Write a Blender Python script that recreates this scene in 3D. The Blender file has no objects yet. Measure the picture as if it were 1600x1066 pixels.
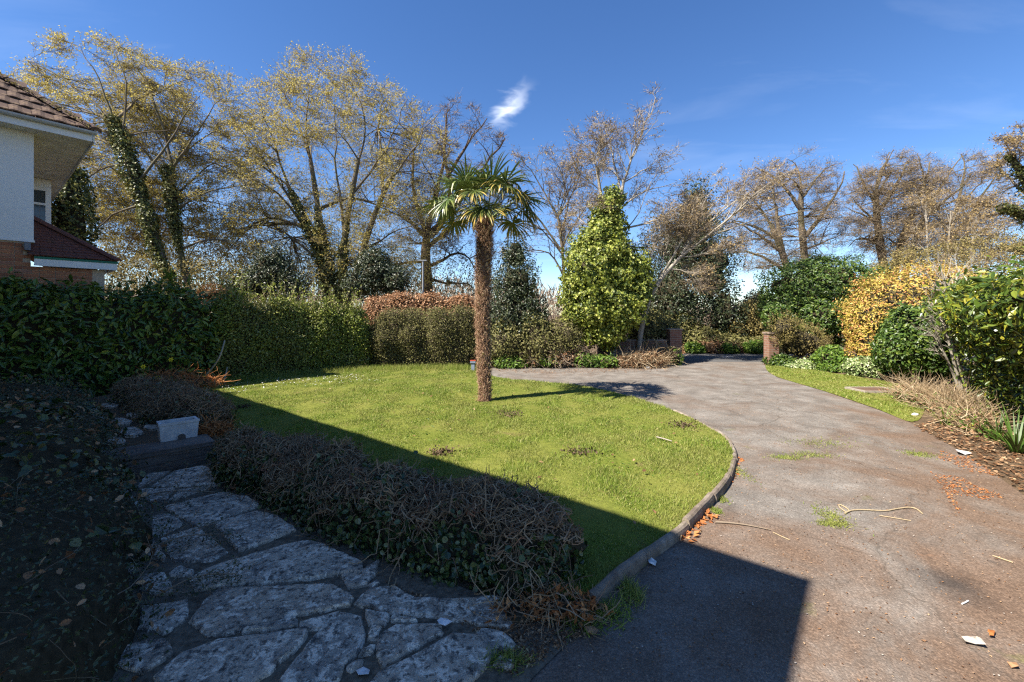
import bpy, math, random
import numpy as np
from mathutils import Vector

# ------------------------------------------------------------------ camera, sky, sun, exposure
SC = bpy.context.scene
COL = SC.collection
FPX, HZ, CAMH = 680.0, 491.0, 1.65            # focal length and horizon row in photo pixels, eye height in metres

cam = bpy.data.cameras.new("camera")
cam.sensor_width = 36.0
cam.lens = FPX / 1600.0 * 36.0
cam.shift_y = -(533.0 - HZ) / 1600.0
cam.clip_start = 0.05
cam.clip_end = 3000.0
camo = bpy.data.objects.new("camera", cam)
camo.location = (0, 0, CAMH)
camo.rotation_euler = (math.radians(90), 0, 0)
COL.objects.link(camo)
SC.camera = camo

SUN_EL = math.radians(49.0)
LX, LY = 0.881, 0.473                         # horizontal heading of the sunlight
SUN_ROT = math.atan2(-LX, -LY)

world = bpy.data.worlds.new("World")
SC.world = world
world.use_nodes = True
wn = world.node_tree
wn.nodes.clear()
w_out = wn.nodes.new("ShaderNodeOutputWorld")
w_bg = wn.nodes.new("ShaderNodeBackground")
w_bg.inputs["Strength"].default_value = 0.074
w_sky = wn.nodes.new("ShaderNodeTexSky")
w_sky.sky_type = 'NISHITA'
w_sky.sun_disc = False
w_sky.sun_elevation = SUN_EL
w_sky.sun_rotation = SUN_ROT
w_sky.altitude = 1500.0
w_sky.air_density = 1.0
w_sky.dust_density = 0.1
w_sky.ozone_density = 2.0
# thin high cloud over the whole sky: streaky noise on a plane above, mostly clear
w_geo = wn.nodes.new("ShaderNodeTexCoord")
w_sep = wn.nodes.new("ShaderNodeSeparateXYZ")
wn.links.new(w_geo.outputs["Generated"], w_sep.inputs[0])
def wmath(op, a, b=None, c=None, clamp=False):
    n = wn.nodes.new("ShaderNodeMath"); n.operation = op; n.use_clamp = clamp
    for i, v in enumerate((a, b, c)):
        if v is None: continue
        if isinstance(v, (int, float)): n.inputs[i].default_value = v
        else: wn.links.new(v, n.inputs[i])
    return n.outputs[0]
zz = wmath('MAXIMUM', w_sep.outputs[2], 0.04)
u = wmath('DIVIDE', w_sep.outputs[0], zz)
v = wmath('DIVIDE', w_sep.outputs[1], zz)
w_cmb = wn.nodes.new("ShaderNodeCombineXYZ")
wn.links.new(u, w_cmb.inputs[0]); wn.links.new(v, w_cmb.inputs[1])
w_map = wn.nodes.new("ShaderNodeMapping")
w_map.inputs["Rotation"].default_value = (0, 0, 0.6)
w_map.inputs["Scale"].default_value = (0.55, 1.5, 1)
wn.links.new(w_cmb.outputs[0], w_map.inputs[0])
w_noi = wn.nodes.new("ShaderNodeTexNoise")
w_noi.inputs["Scale"].default_value = 0.9
w_noi.inputs["Detail"].default_value = 9.0
w_noi.inputs["Roughness"].default_value = 0.55
w_noi.inputs["Distortion"].default_value = 0.6
wn.links.new(w_map.outputs[0], w_noi.inputs["Vector"])
veil = wmath('MULTIPLY', wmath('SUBTRACT', w_noi.outputs[0], 0.54, clamp=True), 0.32, clamp=True)
# one small wispy cloud puff, at its own bearing
CU, CV = -0.0074 / 0.42694, 0.9042 / 0.42694
du = wmath('SUBTRACT', u, CU); dv = wmath('SUBTRACT', v, CV)
w_n2 = wn.nodes.new("ShaderNodeTexNoise")
w_n2.inputs["Scale"].default_value = 7.0; w_n2.inputs["Detail"].default_value = 7.0
w_n2.inputs["Distortion"].default_value = 0.5
wn.links.new(w_cmb.outputs[0], w_n2.inputs["Vector"])
wob = wmath('MULTIPLY', wmath('SUBTRACT', w_n2.outputs[0], 0.5), 0.20)
e1 = wmath('ADD', wmath('ADD', du, wmath('MULTIPLY', dv, 0.33)), wob)
r2 = wmath('ADD', wmath('POWER', wmath('DIVIDE', e1, 0.10), 2.0), wmath('POWER', wmath('DIVIDE', wmath('ADD', dv, wob), 0.30), 2.0))
puff = wmath('MULTIPLY', wmath('POWER', wmath('SUBTRACT', 1.0, wmath('POWER', r2, 0.5), clamp=True), 1.9), 0.95, clamp=True)
puff = wmath('MULTIPLY', puff, wmath('MULTIPLY', w_n2.outputs[0], 1.6, clamp=True))
cl = wmath('MAXIMUM', veil, puff)
w_mix = wn.nodes.new("ShaderNodeMix"); w_mix.data_type = 'RGBA'
wn.links.new(cl, w_mix.inputs["Factor"])
w_hsv = wn.nodes.new("ShaderNodeHueSaturation")      # the photograph's polarised, saturated blue
w_hsv.inputs["Hue"].default_value = 0.507
w_hsv.inputs["Saturation"].default_value = 1.22
w_hsv.inputs["Value"].default_value = 1.08
wn.links.new(w_sky.outputs[0], w_hsv.inputs["Color"])
wn.links.new(w_hsv.outputs[0], w_mix.inputs[6])
w_mix.inputs[7].default_value = (9.0, 9.4, 10.0, 1)
wn.links.new(w_mix.outputs[2], w_bg.inputs["Color"])
wn.links.new(w_bg.outputs[0], w_out.inputs[0])

sl = bpy.data.lights.new("sun", 'SUN')
sl.energy = 5.0
sl.angle = math.radians(0.53)
sl.color = (1.0, 0.93, 0.83)
so = bpy.data.objects.new("sun", sl)
so.rotation_euler = Vector((LX * math.cos(SUN_EL), LY * math.cos(SUN_EL), -math.sin(SUN_EL))).to_track_quat('-Z', 'Y').to_euler()
so.location = (-20, -20, 30)
COL.objects.link(so)

SC.view_settings.view_transform = 'Standard'
SC.view_settings.look = 'None'
SC.view_settings.exposure = 1.42
SC.view_settings.gamma = 1.0
SC.view_settings.use_curve_mapping = False
SC.render.engine = 'CYCLES'
SC.cycles.use_denoising = False
SC.cycles.pixel_filter_type = 'BLACKMAN_HARRIS'
SC.cycles.filter_width = 1.25
SC.cycles.denoiser = 'OPENIMAGEDENOISE'
SC.cycles.max_bounces = 6
SC.cycles.diffuse_bounces = 3
SC.cycles.glossy_bounces = 2
SC.cycles.transmission_bounces = 3
SC.cycles.transparent_max_bounces = 4
SC.cycles.caustics_reflective = False
SC.cycles.caustics_refractive = False

# ------------------------------------------------------------------ helpers
RNG = np.random.default_rng(7)
random.seed(7)

def G(px, py):
    """ground point under a photo pixel"""
    Y = CAMH * FPX / (py - HZ)
    return ((px - 800.0) / FPX * Y, Y)
def P(px, py, Y):
    return np.array(((px - 800.0) / FPX * Y, Y, CAMH - (py - HZ) / FPX * Y))
def nrmz(a):
    return a / np.maximum(np.linalg.norm(a, axis=-1, keepdims=True), 1e-9)
_k = np.random.default_rng(3)
_KD = nrmz(_k.normal(size=(10, 3))); _KP = _k.uniform(0, 6.28, 10); _KS = _k.uniform(0.6, 1.9, 10)
def wav(p, s, seed=0.0):
    """smooth pseudo noise in -1..1"""
    q = np.asarray(p, float)
    out = np.zeros(q.shape[:-1])
    for i in range(10):
        out += np.sin(q @ (_KD[i] * s * _KS[i]) * 2.2 + _KP[i] + seed * (i + 1) * 1.7)
    return out / 5.0

MESHES = {}
def mesh_from(name, parts, smooth=False):
    """parts: list of (V (n,3), F (m,k)) with any face sizes"""
    vs, ls, ln = [], [], []
    off = 0
    for V, F in parts:
        V = np.asarray(V, dtype=np.float64).reshape(-1, 3)
        F = np.asarray(F, dtype=np.int64)
        vs.append(V); ls.append((F + off).ravel()); ln.append(np.full(len(F), F.shape[1] if F.ndim == 2 else 0))
        off += len(V)
    V = np.concatenate(vs); L = np.concatenate(ls); T = np.concatenate(ln)
    me = bpy.data.meshes.new(name)
    me.vertices.add(len(V)); me.vertices.foreach_set("co", V.astype(np.float32).ravel())
    me.loops.add(len(L)); me.loops.foreach_set("vertex_index", L.astype(np.int32))
    me.polygons.add(len(T))
    st = np.concatenate(([0], np.cumsum(T)[:-1]))
    me.polygons.foreach_set("loop_start", st.astype(np.int32))
    me.polygons.foreach_set("loop_total", T.astype(np.int32))
    me.polygons.foreach_set("use_smooth", np.full(len(T), bool(smooth)))
    me.update(calc_edges=True)
    return me
def tag(o, label=None, cat=None, group=None, kind=None):
    if label: o["label"] = label
    if cat: o["category"] = cat
    if group: o["group"] = group
    if kind: o["kind"] = kind
    return o
def obj(name, parts, mat, parent=None, smooth=False, kind=None, loc=None):
    if isinstance(parts, list): parts = [p for p in parts if len(p[1])]
    me = parts if isinstance(parts, bpy.types.Mesh) else mesh_from(name, parts, smooth)
    if mat is not None and len(me.materials) == 0: me.materials.append(mat)
    o = bpy.data.objects.new(name, me)
    COL.objects.link(o)
    if parent is not None:
        o.parent = parent
        if loc is None:
            o.location = -Vector(parent.location) if parent.type == 'EMPTY' else (0, 0, 0)   # parts are built in world space
    if loc is not None: o.location = loc
    if kind: o["kind"] = kind
    return o
def thing(name, label, cat, loc=(0, 0, 0), group=None):
    o = bpy.data.objects.new(name, None)
    o.empty_display_size = 0.2
    o.location = [float(c) for c in loc]
    COL.objects.link(o)
    return tag(o, label, cat, group)

def box(x0, x1, y0, y1, z0, z1):
    V = np.array([(x, y, z) for z in (z0, z1) for y in (y0, y1) for x in (x0, x1)], float)
    F = np.array([(0, 2, 3, 1), (4, 5, 7, 6), (0, 1, 5, 4), (2, 6, 7, 3), (0, 4, 6, 2), (1, 3, 7, 5)])
    return V, F
def boxf(o, a, b, c):
    """box from a corner o along three edge vectors"""
    o, a, b, c = (np.asarray(t, float) for t in (o, a, b, c))
    V = np.array([o, o + a, o + b, o + a + b, o + c, o + a + c, o + b + c, o + a + b + c])
    F = np.array([(0, 2, 3, 1), (4, 5, 7, 6), (0, 1, 5, 4), (2, 6, 7, 3), (0, 4, 6, 2), (1, 3, 7, 5)])
    return V, F
def tubes(Pts, R, S=3, cap=False):
    """Pts (N,K,3), R (N,K) -> one shell per polyline"""
    N, K, _ = Pts.shape
    T = np.empty_like(Pts)
    T[:, 1:-1] = Pts[:, 2:] - Pts[:, :-2] if K > 2 else T[:, 1:-1]
    T[:, 0] = Pts[:, 1] - Pts[:, 0]; T[:, -1] = Pts[:, -1] - Pts[:, -2]
    T = nrmz(T)
    ref = np.zeros((N, 1, 3)); m = nrmz(Pts[:, -1] - Pts[:, 0])
    ref[:, 0] = np.where(np.abs(m[:, 2:3]) > 0.8, np.array([[1.0, 0.13, 0.0]]), np.array([[0.0, 0.1, 1.0]]))
    U = nrmz(np.cross(T, np.broadcast_to(ref, T.shape))); W = np.cross(T, U)
    a = np.arange(S) / S * 2 * np.pi
    V = Pts[:, :, None, :] + R[:, :, None, None] * (np.cos(a)[None, None, :, None] * U[:, :, None, :] + np.sin(a)[None, None, :, None] * W[:, :, None, :])
    idx = np.arange(N * K * S).reshape(N, K, S)
    A = idx[:, :-1, :]; B = idx[:, 1:, :]
    F = np.stack((A, np.roll(A, -1, 2), np.roll(B, -1, 2), B), -1).reshape(-1, 4)
    out = [(V.reshape(-1, 3), F)]
    if cap:
        out.append((V[:, -1].reshape(-1, 3), np.arange(N * S).reshape(N, S)))
        out.append((V[:, 0].reshape(-1, 3), np.arange(N * S).reshape(N, S)[:, ::-1]))
    return out
def tube1(pts, r, S=6, cap=True):
    pts = np.asarray(pts, float)[None]
    r = np.broadcast_to(np.asarray(r, float), (pts.shape[1],))[None]
    return tubes(pts, r, S, cap)
def spikes(p0, p1, r):
    """three-sided tapering twigs"""
    N = len(p0)
    d = nrmz(p1 - p0)
    ref = np.where(np.abs(d[:, 2:3]) > 0.8, np.array([[1.0, 0.1, 0.0]]), np.array([[0.0, 0.1, 1.0]]))
    U = nrmz(np.cross(d, ref)); W = np.cross(d, U)
    V = np.stack([p0 + r[:, None] * U, p0 + r[:, None] * (-0.5 * U + 0.87 * W), p0 + r[:, None] * (-0.5 * U - 0.87 * W), p1], 1)
    i = np.arange(N)[:, None] * 4
    F = np.concatenate([i + np.array([[0, 1, 3]]), i + np.array([[1, 2, 3]]), i + np.array([[2, 0, 3]])])
    return V.reshape(-1, 3), F
def slivers(p0, p1, r, rng=RNG):
    """one-face tapering twigs, each turned its own way, for what is under a pixel wide"""
    d = nrmz(p1 - p0); s = nrmz(np.cross(d, rng.normal(size=d.shape))) * np.asarray(r)[:, None] * 1.15
    return np.stack([p0 - s, p0 + s, p1], 1).reshape(-1, 3), np.arange(len(p0) * 3).reshape(-1, 3)
def ribbons(Pts, R, rng=RNG):
    """narrow bent strips for the finest branchlets"""
    N, K, _ = Pts.shape
    s = nrmz(np.cross(Pts[:, -1] - Pts[:, 0], rng.normal(size=(N, 3))))[:, None, :] * R[:, :, None] * 1.15
    V = np.stack([Pts - s, Pts + s], 2); idx = np.arange(N * K * 2).reshape(N, K, 2)
    F = np.stack((idx[:, :-1, 0], idx[:, :-1, 1], idx[:, 1:, 1], idx[:, 1:, 0]), -1).reshape(-1, 4)
    return [(V.reshape(-1, 3), F)]
def resample(poly, K):
    poly = np.asarray(poly, float)
    s = np.concatenate(([0], np.cumsum(np.linalg.norm(np.diff(poly, axis=0), axis=1))))
    t = np.linspace(0, s[-1], K)
    q = np.stack([np.interp(t, s, poly[:, i]) for i in range(poly.shape[1])], 1)
    if K > 6:                                   # soften the corners
        for _ in range(2):
            q[1:-1] = 0.25 * q[:-2] + 0.5 * q[1:-1] + 0.25 * q[2:]
    return q
def leaves(pos, nrm, size, asp=0.45, kind='quad', jit=0.7, up=0.3, down=0.0, rng=RNG):
    """leaf blades: 'tri' 1 face, 'quad' diamond, 'fold' 4 faces creased along the midrib"""
    N = len(pos)
    n = nrmz(nrm + jit * rng.normal(size=(N, 3)) + np.array([0, 0, up]))
    d = rng.normal(size=(N, 3)); d[:, 2] -= down
    d = nrmz(d - (d * n).sum(1, keepdims=True) * n)
    s = np.cross(n, d)
    L = (size * rng.uniform(0.6, 1.25, N))[:, None]
    Wd = L * asp * rng.uniform(0.8, 1.2, N)[:, None] * 0.5
    i = np.arange(N)[:, None]
    if kind == 'tri':
        V = np.stack([pos - s * Wd, pos + s * Wd, pos + d * L], 1)
        return V.reshape(-1, 3), i * 3 + np.array([[0, 1, 2]])
    if kind == 'quad':
        V = np.stack([pos, pos + d * L * 0.48 + s * Wd + n * L * 0.06, pos + d * L - n * L * 0.08, pos + d * L * 0.48 - s * Wd + n * L * 0.06], 1)
        return V.reshape(-1, 3), i * 4 + np.array([[0, 1, 2, 3]])
    m = pos + d * L * 0.5 - n * L * 0.0
    V = np.stack([pos, pos + d * L * 0.28 + s * Wd * 0.85 + n * L * 0.05, pos + d * L * 0.68 + s * Wd * 0.85 + n * L * 0.04, pos + d * L - n * L * 0.1,
                  pos + d * L * 0.68 - s * Wd * 0.85 + n * L * 0.04, pos + d * L * 0.28 - s * Wd * 0.85 + n * L * 0.05], 1)
    F = np.concatenate([i * 6 + np.array([[0, 1, 2, 3]]), i * 6 + np.array([[0, 3, 4, 5]])])
    return V.reshape(-1, 3), F
def samp(V, F, n, rng=RNG, front_bias=None):
    """random points with normals on a quad/tri mesh"""
    F = np.asarray(F)
    T = F if F.shape[1] == 3 else np.concatenate([F[:, [0, 1, 2]], F[:, [0, 2, 3]]])
    a, b, c = V[T[:, 0]], V[T[:, 1]], V[T[:, 2]]
    cr = np.cross(b - a, c - a); ar = np.linalg.norm(cr, axis=1)
    w = ar.copy(); nn = nrmz(cr)
    if front_bias is not None:
        ctr = (a + b + c) / 3
        vd = nrmz(np.array([0, 0, CAMH + 1.0]) - ctr)
        w *= np.where((nn * vd).sum(1) > -0.15, 1.0, front_bias)
    t = rng.choice(len(T), n, p=w / w.sum())
    u1, u2 = rng.uniform(size=n), rng.uniform(size=n)
    f = u1 + u2 > 1; u1[f], u2[f] = 1 - u1[f], 1 - u2[f]
    return a[t] + u1[:, None] * (b - a)[t] + u2[:, None] * (c - a)[t], nn[t]
def inside(poly, x, y):
    poly = np.asarray(poly); c = np.zeros(len(x), bool); j = len(poly) - 1
    for i in range(len(poly)):
        xi, yi = poly[i]; xj, yj = poly[j]
        if yi != yj:
            c ^= ((yi > y) != (yj > y)) & (x < (xj - xi) * (y - yi) / (yj - yi) + xi)
        j = i
    return c
def polydist(poly, x, y):
    poly = np.asarray(poly, float); d = np.full(len(x), 1e9)
    for i in range(len(poly)):
        a = poly[i]; b = poly[(i + 1) % len(poly)]; ab = b - a
        t = np.clip(((x - a[0]) * ab[0] + (y - a[1]) * ab[1]) / max(ab @ ab, 1e-9), 0, 1)
        d = np.minimum(d, np.hypot(x - a[0] - t * ab[0], y - a[1] - t * ab[1]))
    return d
def spline(pts, n=6):
    """closed Catmull-Rom through ground points"""
    p = np.asarray(pts, float); M = len(p); out = []
    for i in range(M):
        p0, p1, p2, p3 = p[i - 1], p[i], p[(i + 1) % M], p[(i + 2) % M]
        for t in np.arange(n) / n:
            out.append(0.5 * (2 * p1 + (p2 - p0) * t + (2 * p0 - 5 * p1 + 4 * p2 - p3) * t * t + (3 * p1 - p0 - 3 * p2 + p3) * t ** 3))
    return np.array(out)
def sheet(poly, z, step=None, bump=0.0):
    """flat polygon; with a step it becomes a grid cut to the outline with a soft uneven surface"""
    poly = np.asarray(poly, float)
    if step is None:
        V = np.column_stack([poly, np.full(len(poly), z)])
        return [(V, np.arange(len(poly))[None])]
    import bmesh
    bm = bmesh.new()
    vs = [bm.verts.new((p[0], p[1], z)) for p in poly]
    f = bm.faces.new(vs); f.normal_update()
    if f.normal.z < 0: f.normal_flip()
    x0, y0 = poly.min(0); x1, y1 = poly.max(0)
    for ax, lo, hi in ((0, x0, x1), (1, y0, y1)):
        for c in np.arange(lo + step, hi, step):
            co = [0, 0, 0]; no = [0, 0, 0]; co[ax] = c; no[ax] = 1
            bmesh.ops.bisect_plane(bm, geom=bm.verts[:] + bm.edges[:] + bm.faces[:], plane_co=co, plane_no=no)
    bmesh.ops.triangulate(bm, faces=[f for f in bm.faces if len(f.verts) > 4])
    bm.verts.ensure_lookup_table()
    V = np.array([v.co[:] for v in bm.verts])
    bm.verts.index_update()
    F3 = [[v.index for v in f.verts] for f in bm.faces if len(f.verts) == 3]
    F4 = [[v.index for v in f.verts] for f in bm.faces if len(f.verts) == 4]
    bm.free()
    d = polydist(poly, V[:, 0], V[:, 1])
    V[:, 2] += bump * np.clip(d / 0.4, 0, 1) * (0.6 + 0.5 * wav(V, 0.9) + 0.25 * wav(V, 3.1, 2))
    n4 = len(V)
    out = []
    if F4 and F3: 
        T = F3 + [q[:3] for q in F4] + [[q[0], q[2], q[3]] for q in F4]
        out = [(V, np.array(T))]
    else:
        out = [(V, np.array(F3 or F4))]
    return out

# ------------------------------------------------------------------ materials
class NT:
    def __init__(s, name):
        s.m = bpy.data.materials.new(name); s.m.use_nodes = True
        s.t = s.m.node_tree; s.t.nodes.clear()
        s.out = s.t.nodes.new("ShaderNodeOutputMaterial")
    def n(s, typ, **kw):
        nd = s.t.nodes.new("ShaderNode" + typ)
        for k, v in kw.items(): setattr(nd, k, v)
        return nd
    def set(s, nd, key, v):
        if hasattr(v, "is_linked") or hasattr(v, "links"): s.t.links.new(v, nd.inputs[key])
        else: nd.inputs[key].default_value = v
    def noise(s, scale, detail=4.0, rough=0.55, dist=0.0, vec=None, dim='3D'):
        nd = s.n("TexNoise"); nd.inputs["Scale"].default_value = scale; nd.inputs["Detail"].default_value = detail
        nd.inputs["Roughness"].default_value = rough; nd.inputs["Distortion"].default_value = dist
        s.t.links.new(vec if vec is not None else s.co(), nd.inputs["Vector"])
        return nd.outputs[0]
    def co(s):
        if not hasattr(s, "_co"): s._co = s.n("TexCoord").outputs["Object"]
        return s._co
    def ramp(s, fac, stops, interp='LINEAR'):
        nd = s.n("ValToRGB"); s.t.links.new(fac, nd.inputs[0]); el = nd.color_ramp.elements
        nd.color_ramp.interpolation = interp
        while len(el) < len(stops): el.new(0.5)
        for e, (p, c) in zip(el, stops):
            e.position = p; e.color = (*c, 1) if not isinstance(c, (int, float)) else (c, c, c, 1)
        return nd.outputs[0]
    def mix(s, fac, a, b, mode='MIX'):
        nd = s.n("Mix", data_type='RGBA', blend_type=mode)
        for key, v in ((0, fac), (6, a), (7, b)):
            if isinstance(v, (int, float)): nd.inputs[key].default_value = v
            elif isinstance(v, tuple): nd.inputs[key].default_value = (*v, 1)
            else: s.t.links.new(v, nd.inputs[key])
        return nd.outputs[2]
    def math(s, op, a, b=0.0, clamp=False):
        nd = s.n("Math", operation=op); nd.use_clamp = clamp
        for i, v in enumerate((a, b)):
            if isinstance(v, (int, float)): nd.inputs[i].default_value = v
            else: s.t.links.new(v, nd.inputs[i])
        return nd.outputs[0]
    def bump(s, h, strength=0.4, dist=0.01):
        nd = s.n("Bump"); nd.inputs["Strength"].default_value = strength; nd.inputs["Distance"].default_value = dist
        s.t.links.new(h, nd.inputs["Height"]); return nd.outputs[0]
    def isl(s):
        return s.n("NewGeometry").outputs["Random Per Island"]
    def bsdf(s, col, rough=0.8, spec=0.3, normal=None, metal=0.0, transl=0.0, tcol=None):
        b = s.n("BsdfPrincipled")
        if isinstance(col, tuple): b.inputs["Base Color"].default_value = (*col, 1)
        else: s.t.links.new(col, b.inputs["Base Color"])
        if isinstance(rough, float): b.inputs["Roughness"].default_value = rough
        else: s.t.links.new(rough, b.inputs["Roughness"])
        b.inputs["Specular IOR Level"].default_value = spec; b.inputs["Metallic"].default_value = metal
        if normal is not None: s.t.links.new(normal, b.inputs["Normal"])
        res = b.outputs[0]
        if transl > 0:
            t = s.n("BsdfTranslucent")
            if tcol is None: tcol = col
            if isinstance(tcol, tuple): t.inputs[0].default_value = (*tcol, 1)
            else: s.t.links.new(tcol, t.inputs[0])
            mx = s.n("MixShader"); mx.inputs[0].default_value = transl
            s.t.links.new(res, mx.inputs[1]); s.t.links.new(t.outputs[0], mx.inputs[2]); res = mx.outputs[0]
        s.t.links.new(res, s.out.inputs[0])
        return s.m
def leafmat(name, stops, rough=0.5, spec=0.35, transl=0.25, patch=None):
    t = NT(name)
    c = t.ramp(t.isl(), stops)
    if patch:                                   # broad natural colour drift over the plant
        f = t.ramp(t.noise(patch[0], 3.0), [(0.42, 0.0), (0.62, 1.0)])
        c = t.mix(t.math('MULTIPLY', f, patch[2]), c, patch[1])
    return t.bsdf(c, rough, spec, transl=transl)
def barkmat(name, a, b, scale=9.0, rough=0.9, green=None, bump=0.6):
    t = NT(name)
    mp = t.n("Mapping"); t.t.links.new(t.co(), mp.inputs[0]); mp.inputs["Scale"].default_value = (1, 1, 0.3)
    f = t.noise(scale, 6.0, 0.65, vec=mp.outputs[0])
    c = t.ramp(f, [(0.3, a), (0.7, b)])
    if green:
        g = t.ramp(t.noise(1.1, 4.0), [(0.45, 0.0), (0.65, 1.0)])
        c = t.mix(t.math('MULTIPLY', g, 0.6), c, green)
    return t.bsdf(c, rough, 0.15, t.bump(f, bump, 0.03))
def plain(name, col, rough=0.7, spec=0.3, var=0.15, scale=6.0, bump=0.0, metal=0.0):
    t = NT(name)
    f = t.noise(scale, 5.0, 0.6)
    lo = tuple(c * (1 - var) for c in col); hi = tuple(min(1, c * (1 + var)) for c in col)
    return t.bsdf(t.ramp(f, [(0.3, lo), (0.7, hi)]), rough, spec, t.bump(f, bump, 0.01) if bump else None, metal)

M = {}
M['core'] = plain("twig_brown_core", (0.05, 0.042, 0.026), 0.95, 0.05, 0.4, 25.0)  # twig brown for the solid cores added inside the foliage
M['laurel'] = leafmat("laurel_leaf", [(0.0, (0.035, 0.075, 0.012)), (0.45, (0.075, 0.135, 0.02)), (0.8, (0.14, 0.20, 0.03)), (1.0, (0.25, 0.29, 0.045))], 0.28, 0.5, 0.18)
M['laurel_bright'] = leafmat("bright_laurel_leaf", [(0.0, (0.035, 0.065, 0.012)), (0.5, (0.095, 0.15, 0.02)), (0.85, (0.21, 0.24, 0.028)), (1.0, (0.36, 0.32, 0.03))], 0.32, 0.5, 0.25)
M['darkleaf'] = leafmat("dark_evergreen_leaf", [(0.0, (0.018, 0.030, 0.011)), (0.6, (0.036, 0.055, 0.018)), (1.0, (0.08, 0.092, 0.035))], 0.45, 0.5, 0.1)
M['glossyleaf'] = leafmat("glossy_evergreen_leaf", [(0.0, (0.03, 0.06, 0.010)), (0.6, (0.065, 0.12, 0.018)), (1.0, (0.15, 0.20, 0.03))], 0.42, 0.45, 0.18)
M['privet'] = leafmat("privet_leaf", [(0.0, (0.08, 0.115, 0.018)), (0.5, (0.20, 0.25, 0.035)), (0.85, (0.31, 0.34, 0.055)), (1.0, (0.42, 0.40, 0.2))], 0.5, 0.35, 0.25, patch=(0.9, (0.22, 0.175, 0.08), 0.3))
M['thin_hedge'] = leafmat("thin_hedge_leaf", [(0.0, (0.075, 0.075, 0.022)), (0.5, (0.15, 0.145, 0.04)), (1.0, (0.27, 0.24, 0.10))], 0.6, 0.25, 0.2)
M['beech'] = leafmat("dead_beech_leaf", [(0.0, (0.17, 0.08, 0.035)), (0.5, (0.34, 0.18, 0.085)), (1.0, (0.55, 0.34, 0.2))], 0.6, 0.25, 0.2)
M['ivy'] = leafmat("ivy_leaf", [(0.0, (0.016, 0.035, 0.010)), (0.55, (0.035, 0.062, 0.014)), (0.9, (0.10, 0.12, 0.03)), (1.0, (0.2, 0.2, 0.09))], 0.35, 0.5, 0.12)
M['ivy_lit'] = leafmat("sunlit_olive_ivy_leaf", [(0.0, (0.035, 0.05, 0.012)), (0.5, (0.10, 0.115, 0.024)), (0.85, (0.21, 0.21, 0.05)), (1.0, (0.36, 0.35, 0.14))], 0.45, 0.4, 0.2)  # lighter olive copy of the ivy, sunlit brightness put into its colour
M['ivy_gold'] = leafmat("golden_ivy_leaf", [(0.0, (0.05, 0.08, 0.012)), (0.4, (0.15, 0.19, 0.024)), (0.8, (0.29, 0.32, 0.04)), (1.0, (0.46, 0.46, 0.12))], 0.5, 0.4, 0.22)
M['spring'] = leafmat("young_golden_leaf", [(0.0, (0.29, 0.24, 0.06)), (0.5, (0.47, 0.39, 0.10)), (1.0, (0.62, 0.52, 0.16))], 0.7, 0.2, 0.5)
M['catkin'] = leafmat("brown_bud", [(0.0, (0.18, 0.13, 0.06)), (0.5, (0.34, 0.24, 0.10)), (1.0, (0.46, 0.34, 0.15))], 0.7, 0.2, 0.25)
M['oakbud'] = leafmat("oak_bud", [(0.0, (0.13, 0.085, 0.05)), (1.0, (0.26, 0.17, 0.09))], 0.7, 0.2, 0.2)
M['pieris'] = leafmat("orange_yellow_leaf", [(0.0, (0.24, 0.19, 0.03)), (0.3, (0.46, 0.36, 0.06)), (0.65, (0.60, 0.46, 0.13)), (0.85, (0.56, 0.29, 0.09)), (1.0, (0.52, 0.21, 0.10))], 0.5, 0.3, 0.25)
M['varieg'] = leafmat("variegated_leaf", [(0.0, (0.08, 0.14, 0.03)), (0.5, (0.25, 0.33, 0.10)), (1.0, (0.62, 0.64, 0.40))], 0.5, 0.3, 0.2)
M['weed'] = leafmat("weed_leaf", [(0.0, (0.05, 0.10, 0.015)), (0.6, (0.11, 0.20, 0.025)), (1.0, (0.20, 0.27, 0.04))], 0.5, 0.3, 0.3)
M['deadleaf'] = leafmat("dead_leaf", [(0.0, (0.09, 0.045, 0.022)), (0.5, (0.21, 0.11, 0.055)), (0.85, (0.36, 0.22, 0.12)), (1.0, (0.5, 0.36, 0.22))], 0.8, 0.15, 0.15)
M['rustleaf'] = leafmat("rust_leaf", [(0.0, (0.22, 0.075, 0.025)), (0.6, (0.42, 0.16, 0.05)), (1.0, (0.58, 0.30, 0.13))], 0.8, 0.15, 0.15)
M['scrub'] = leafmat("scrub_leaf", [(0.0, (0.11, 0.09, 0.035)), (0.5, (0.22, 0.18, 0.06)), (1.0, (0.34, 0.27, 0.10))], 0.7, 0.2, 0.2)
M['redscrub'] = leafmat("reddish_scrub_leaf", [(0.0, (0.10, 0.04, 0.02)), (0.5, (0.2, 0.085, 0.035)), (1.0, (0.22, 0.15, 0.05))], 0.7, 0.2, 0.2)
M['blade'] = leafmat("grass_blade", [(0.0, (0.11, 0.18, 0.022)), (0.45, (0.20, 0.275, 0.038)), (0.8, (0.29, 0.335, 0.065)), (1.0, (0.46, 0.41, 0.18))], 0.6, 0.25, 0.4, patch=(1.6, (0.31, 0.295, 0.09), 0.5))
M['strap'] = leafmat("strap_leaf", [(0.0, (0.06, 0.12, 0.015)), (0.6, (0.15, 0.23, 0.03)), (1.0, (0.34, 0.36, 0.06))], 0.45, 0.35, 0.25)
M['bark'] = barkmat("grey_brown_bark", (0.07, 0.055, 0.04), (0.21, 0.17, 0.12), 7.0, green=(0.10, 0.105, 0.04))
M['oakbark'] = barkmat("oak_bark", (0.05, 0.037, 0.027), (0.17, 0.125, 0.09), 6.0, bump=0.9)
M['twig'] = barkmat("olive_twig", (0.24, 0.19, 0.10), (0.42, 0.34, 0.19), 4.0)
M['browntwig'] = barkmat("brown_twig", (0.14, 0.105, 0.075), (0.30, 0.235, 0.165), 4.0)
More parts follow.
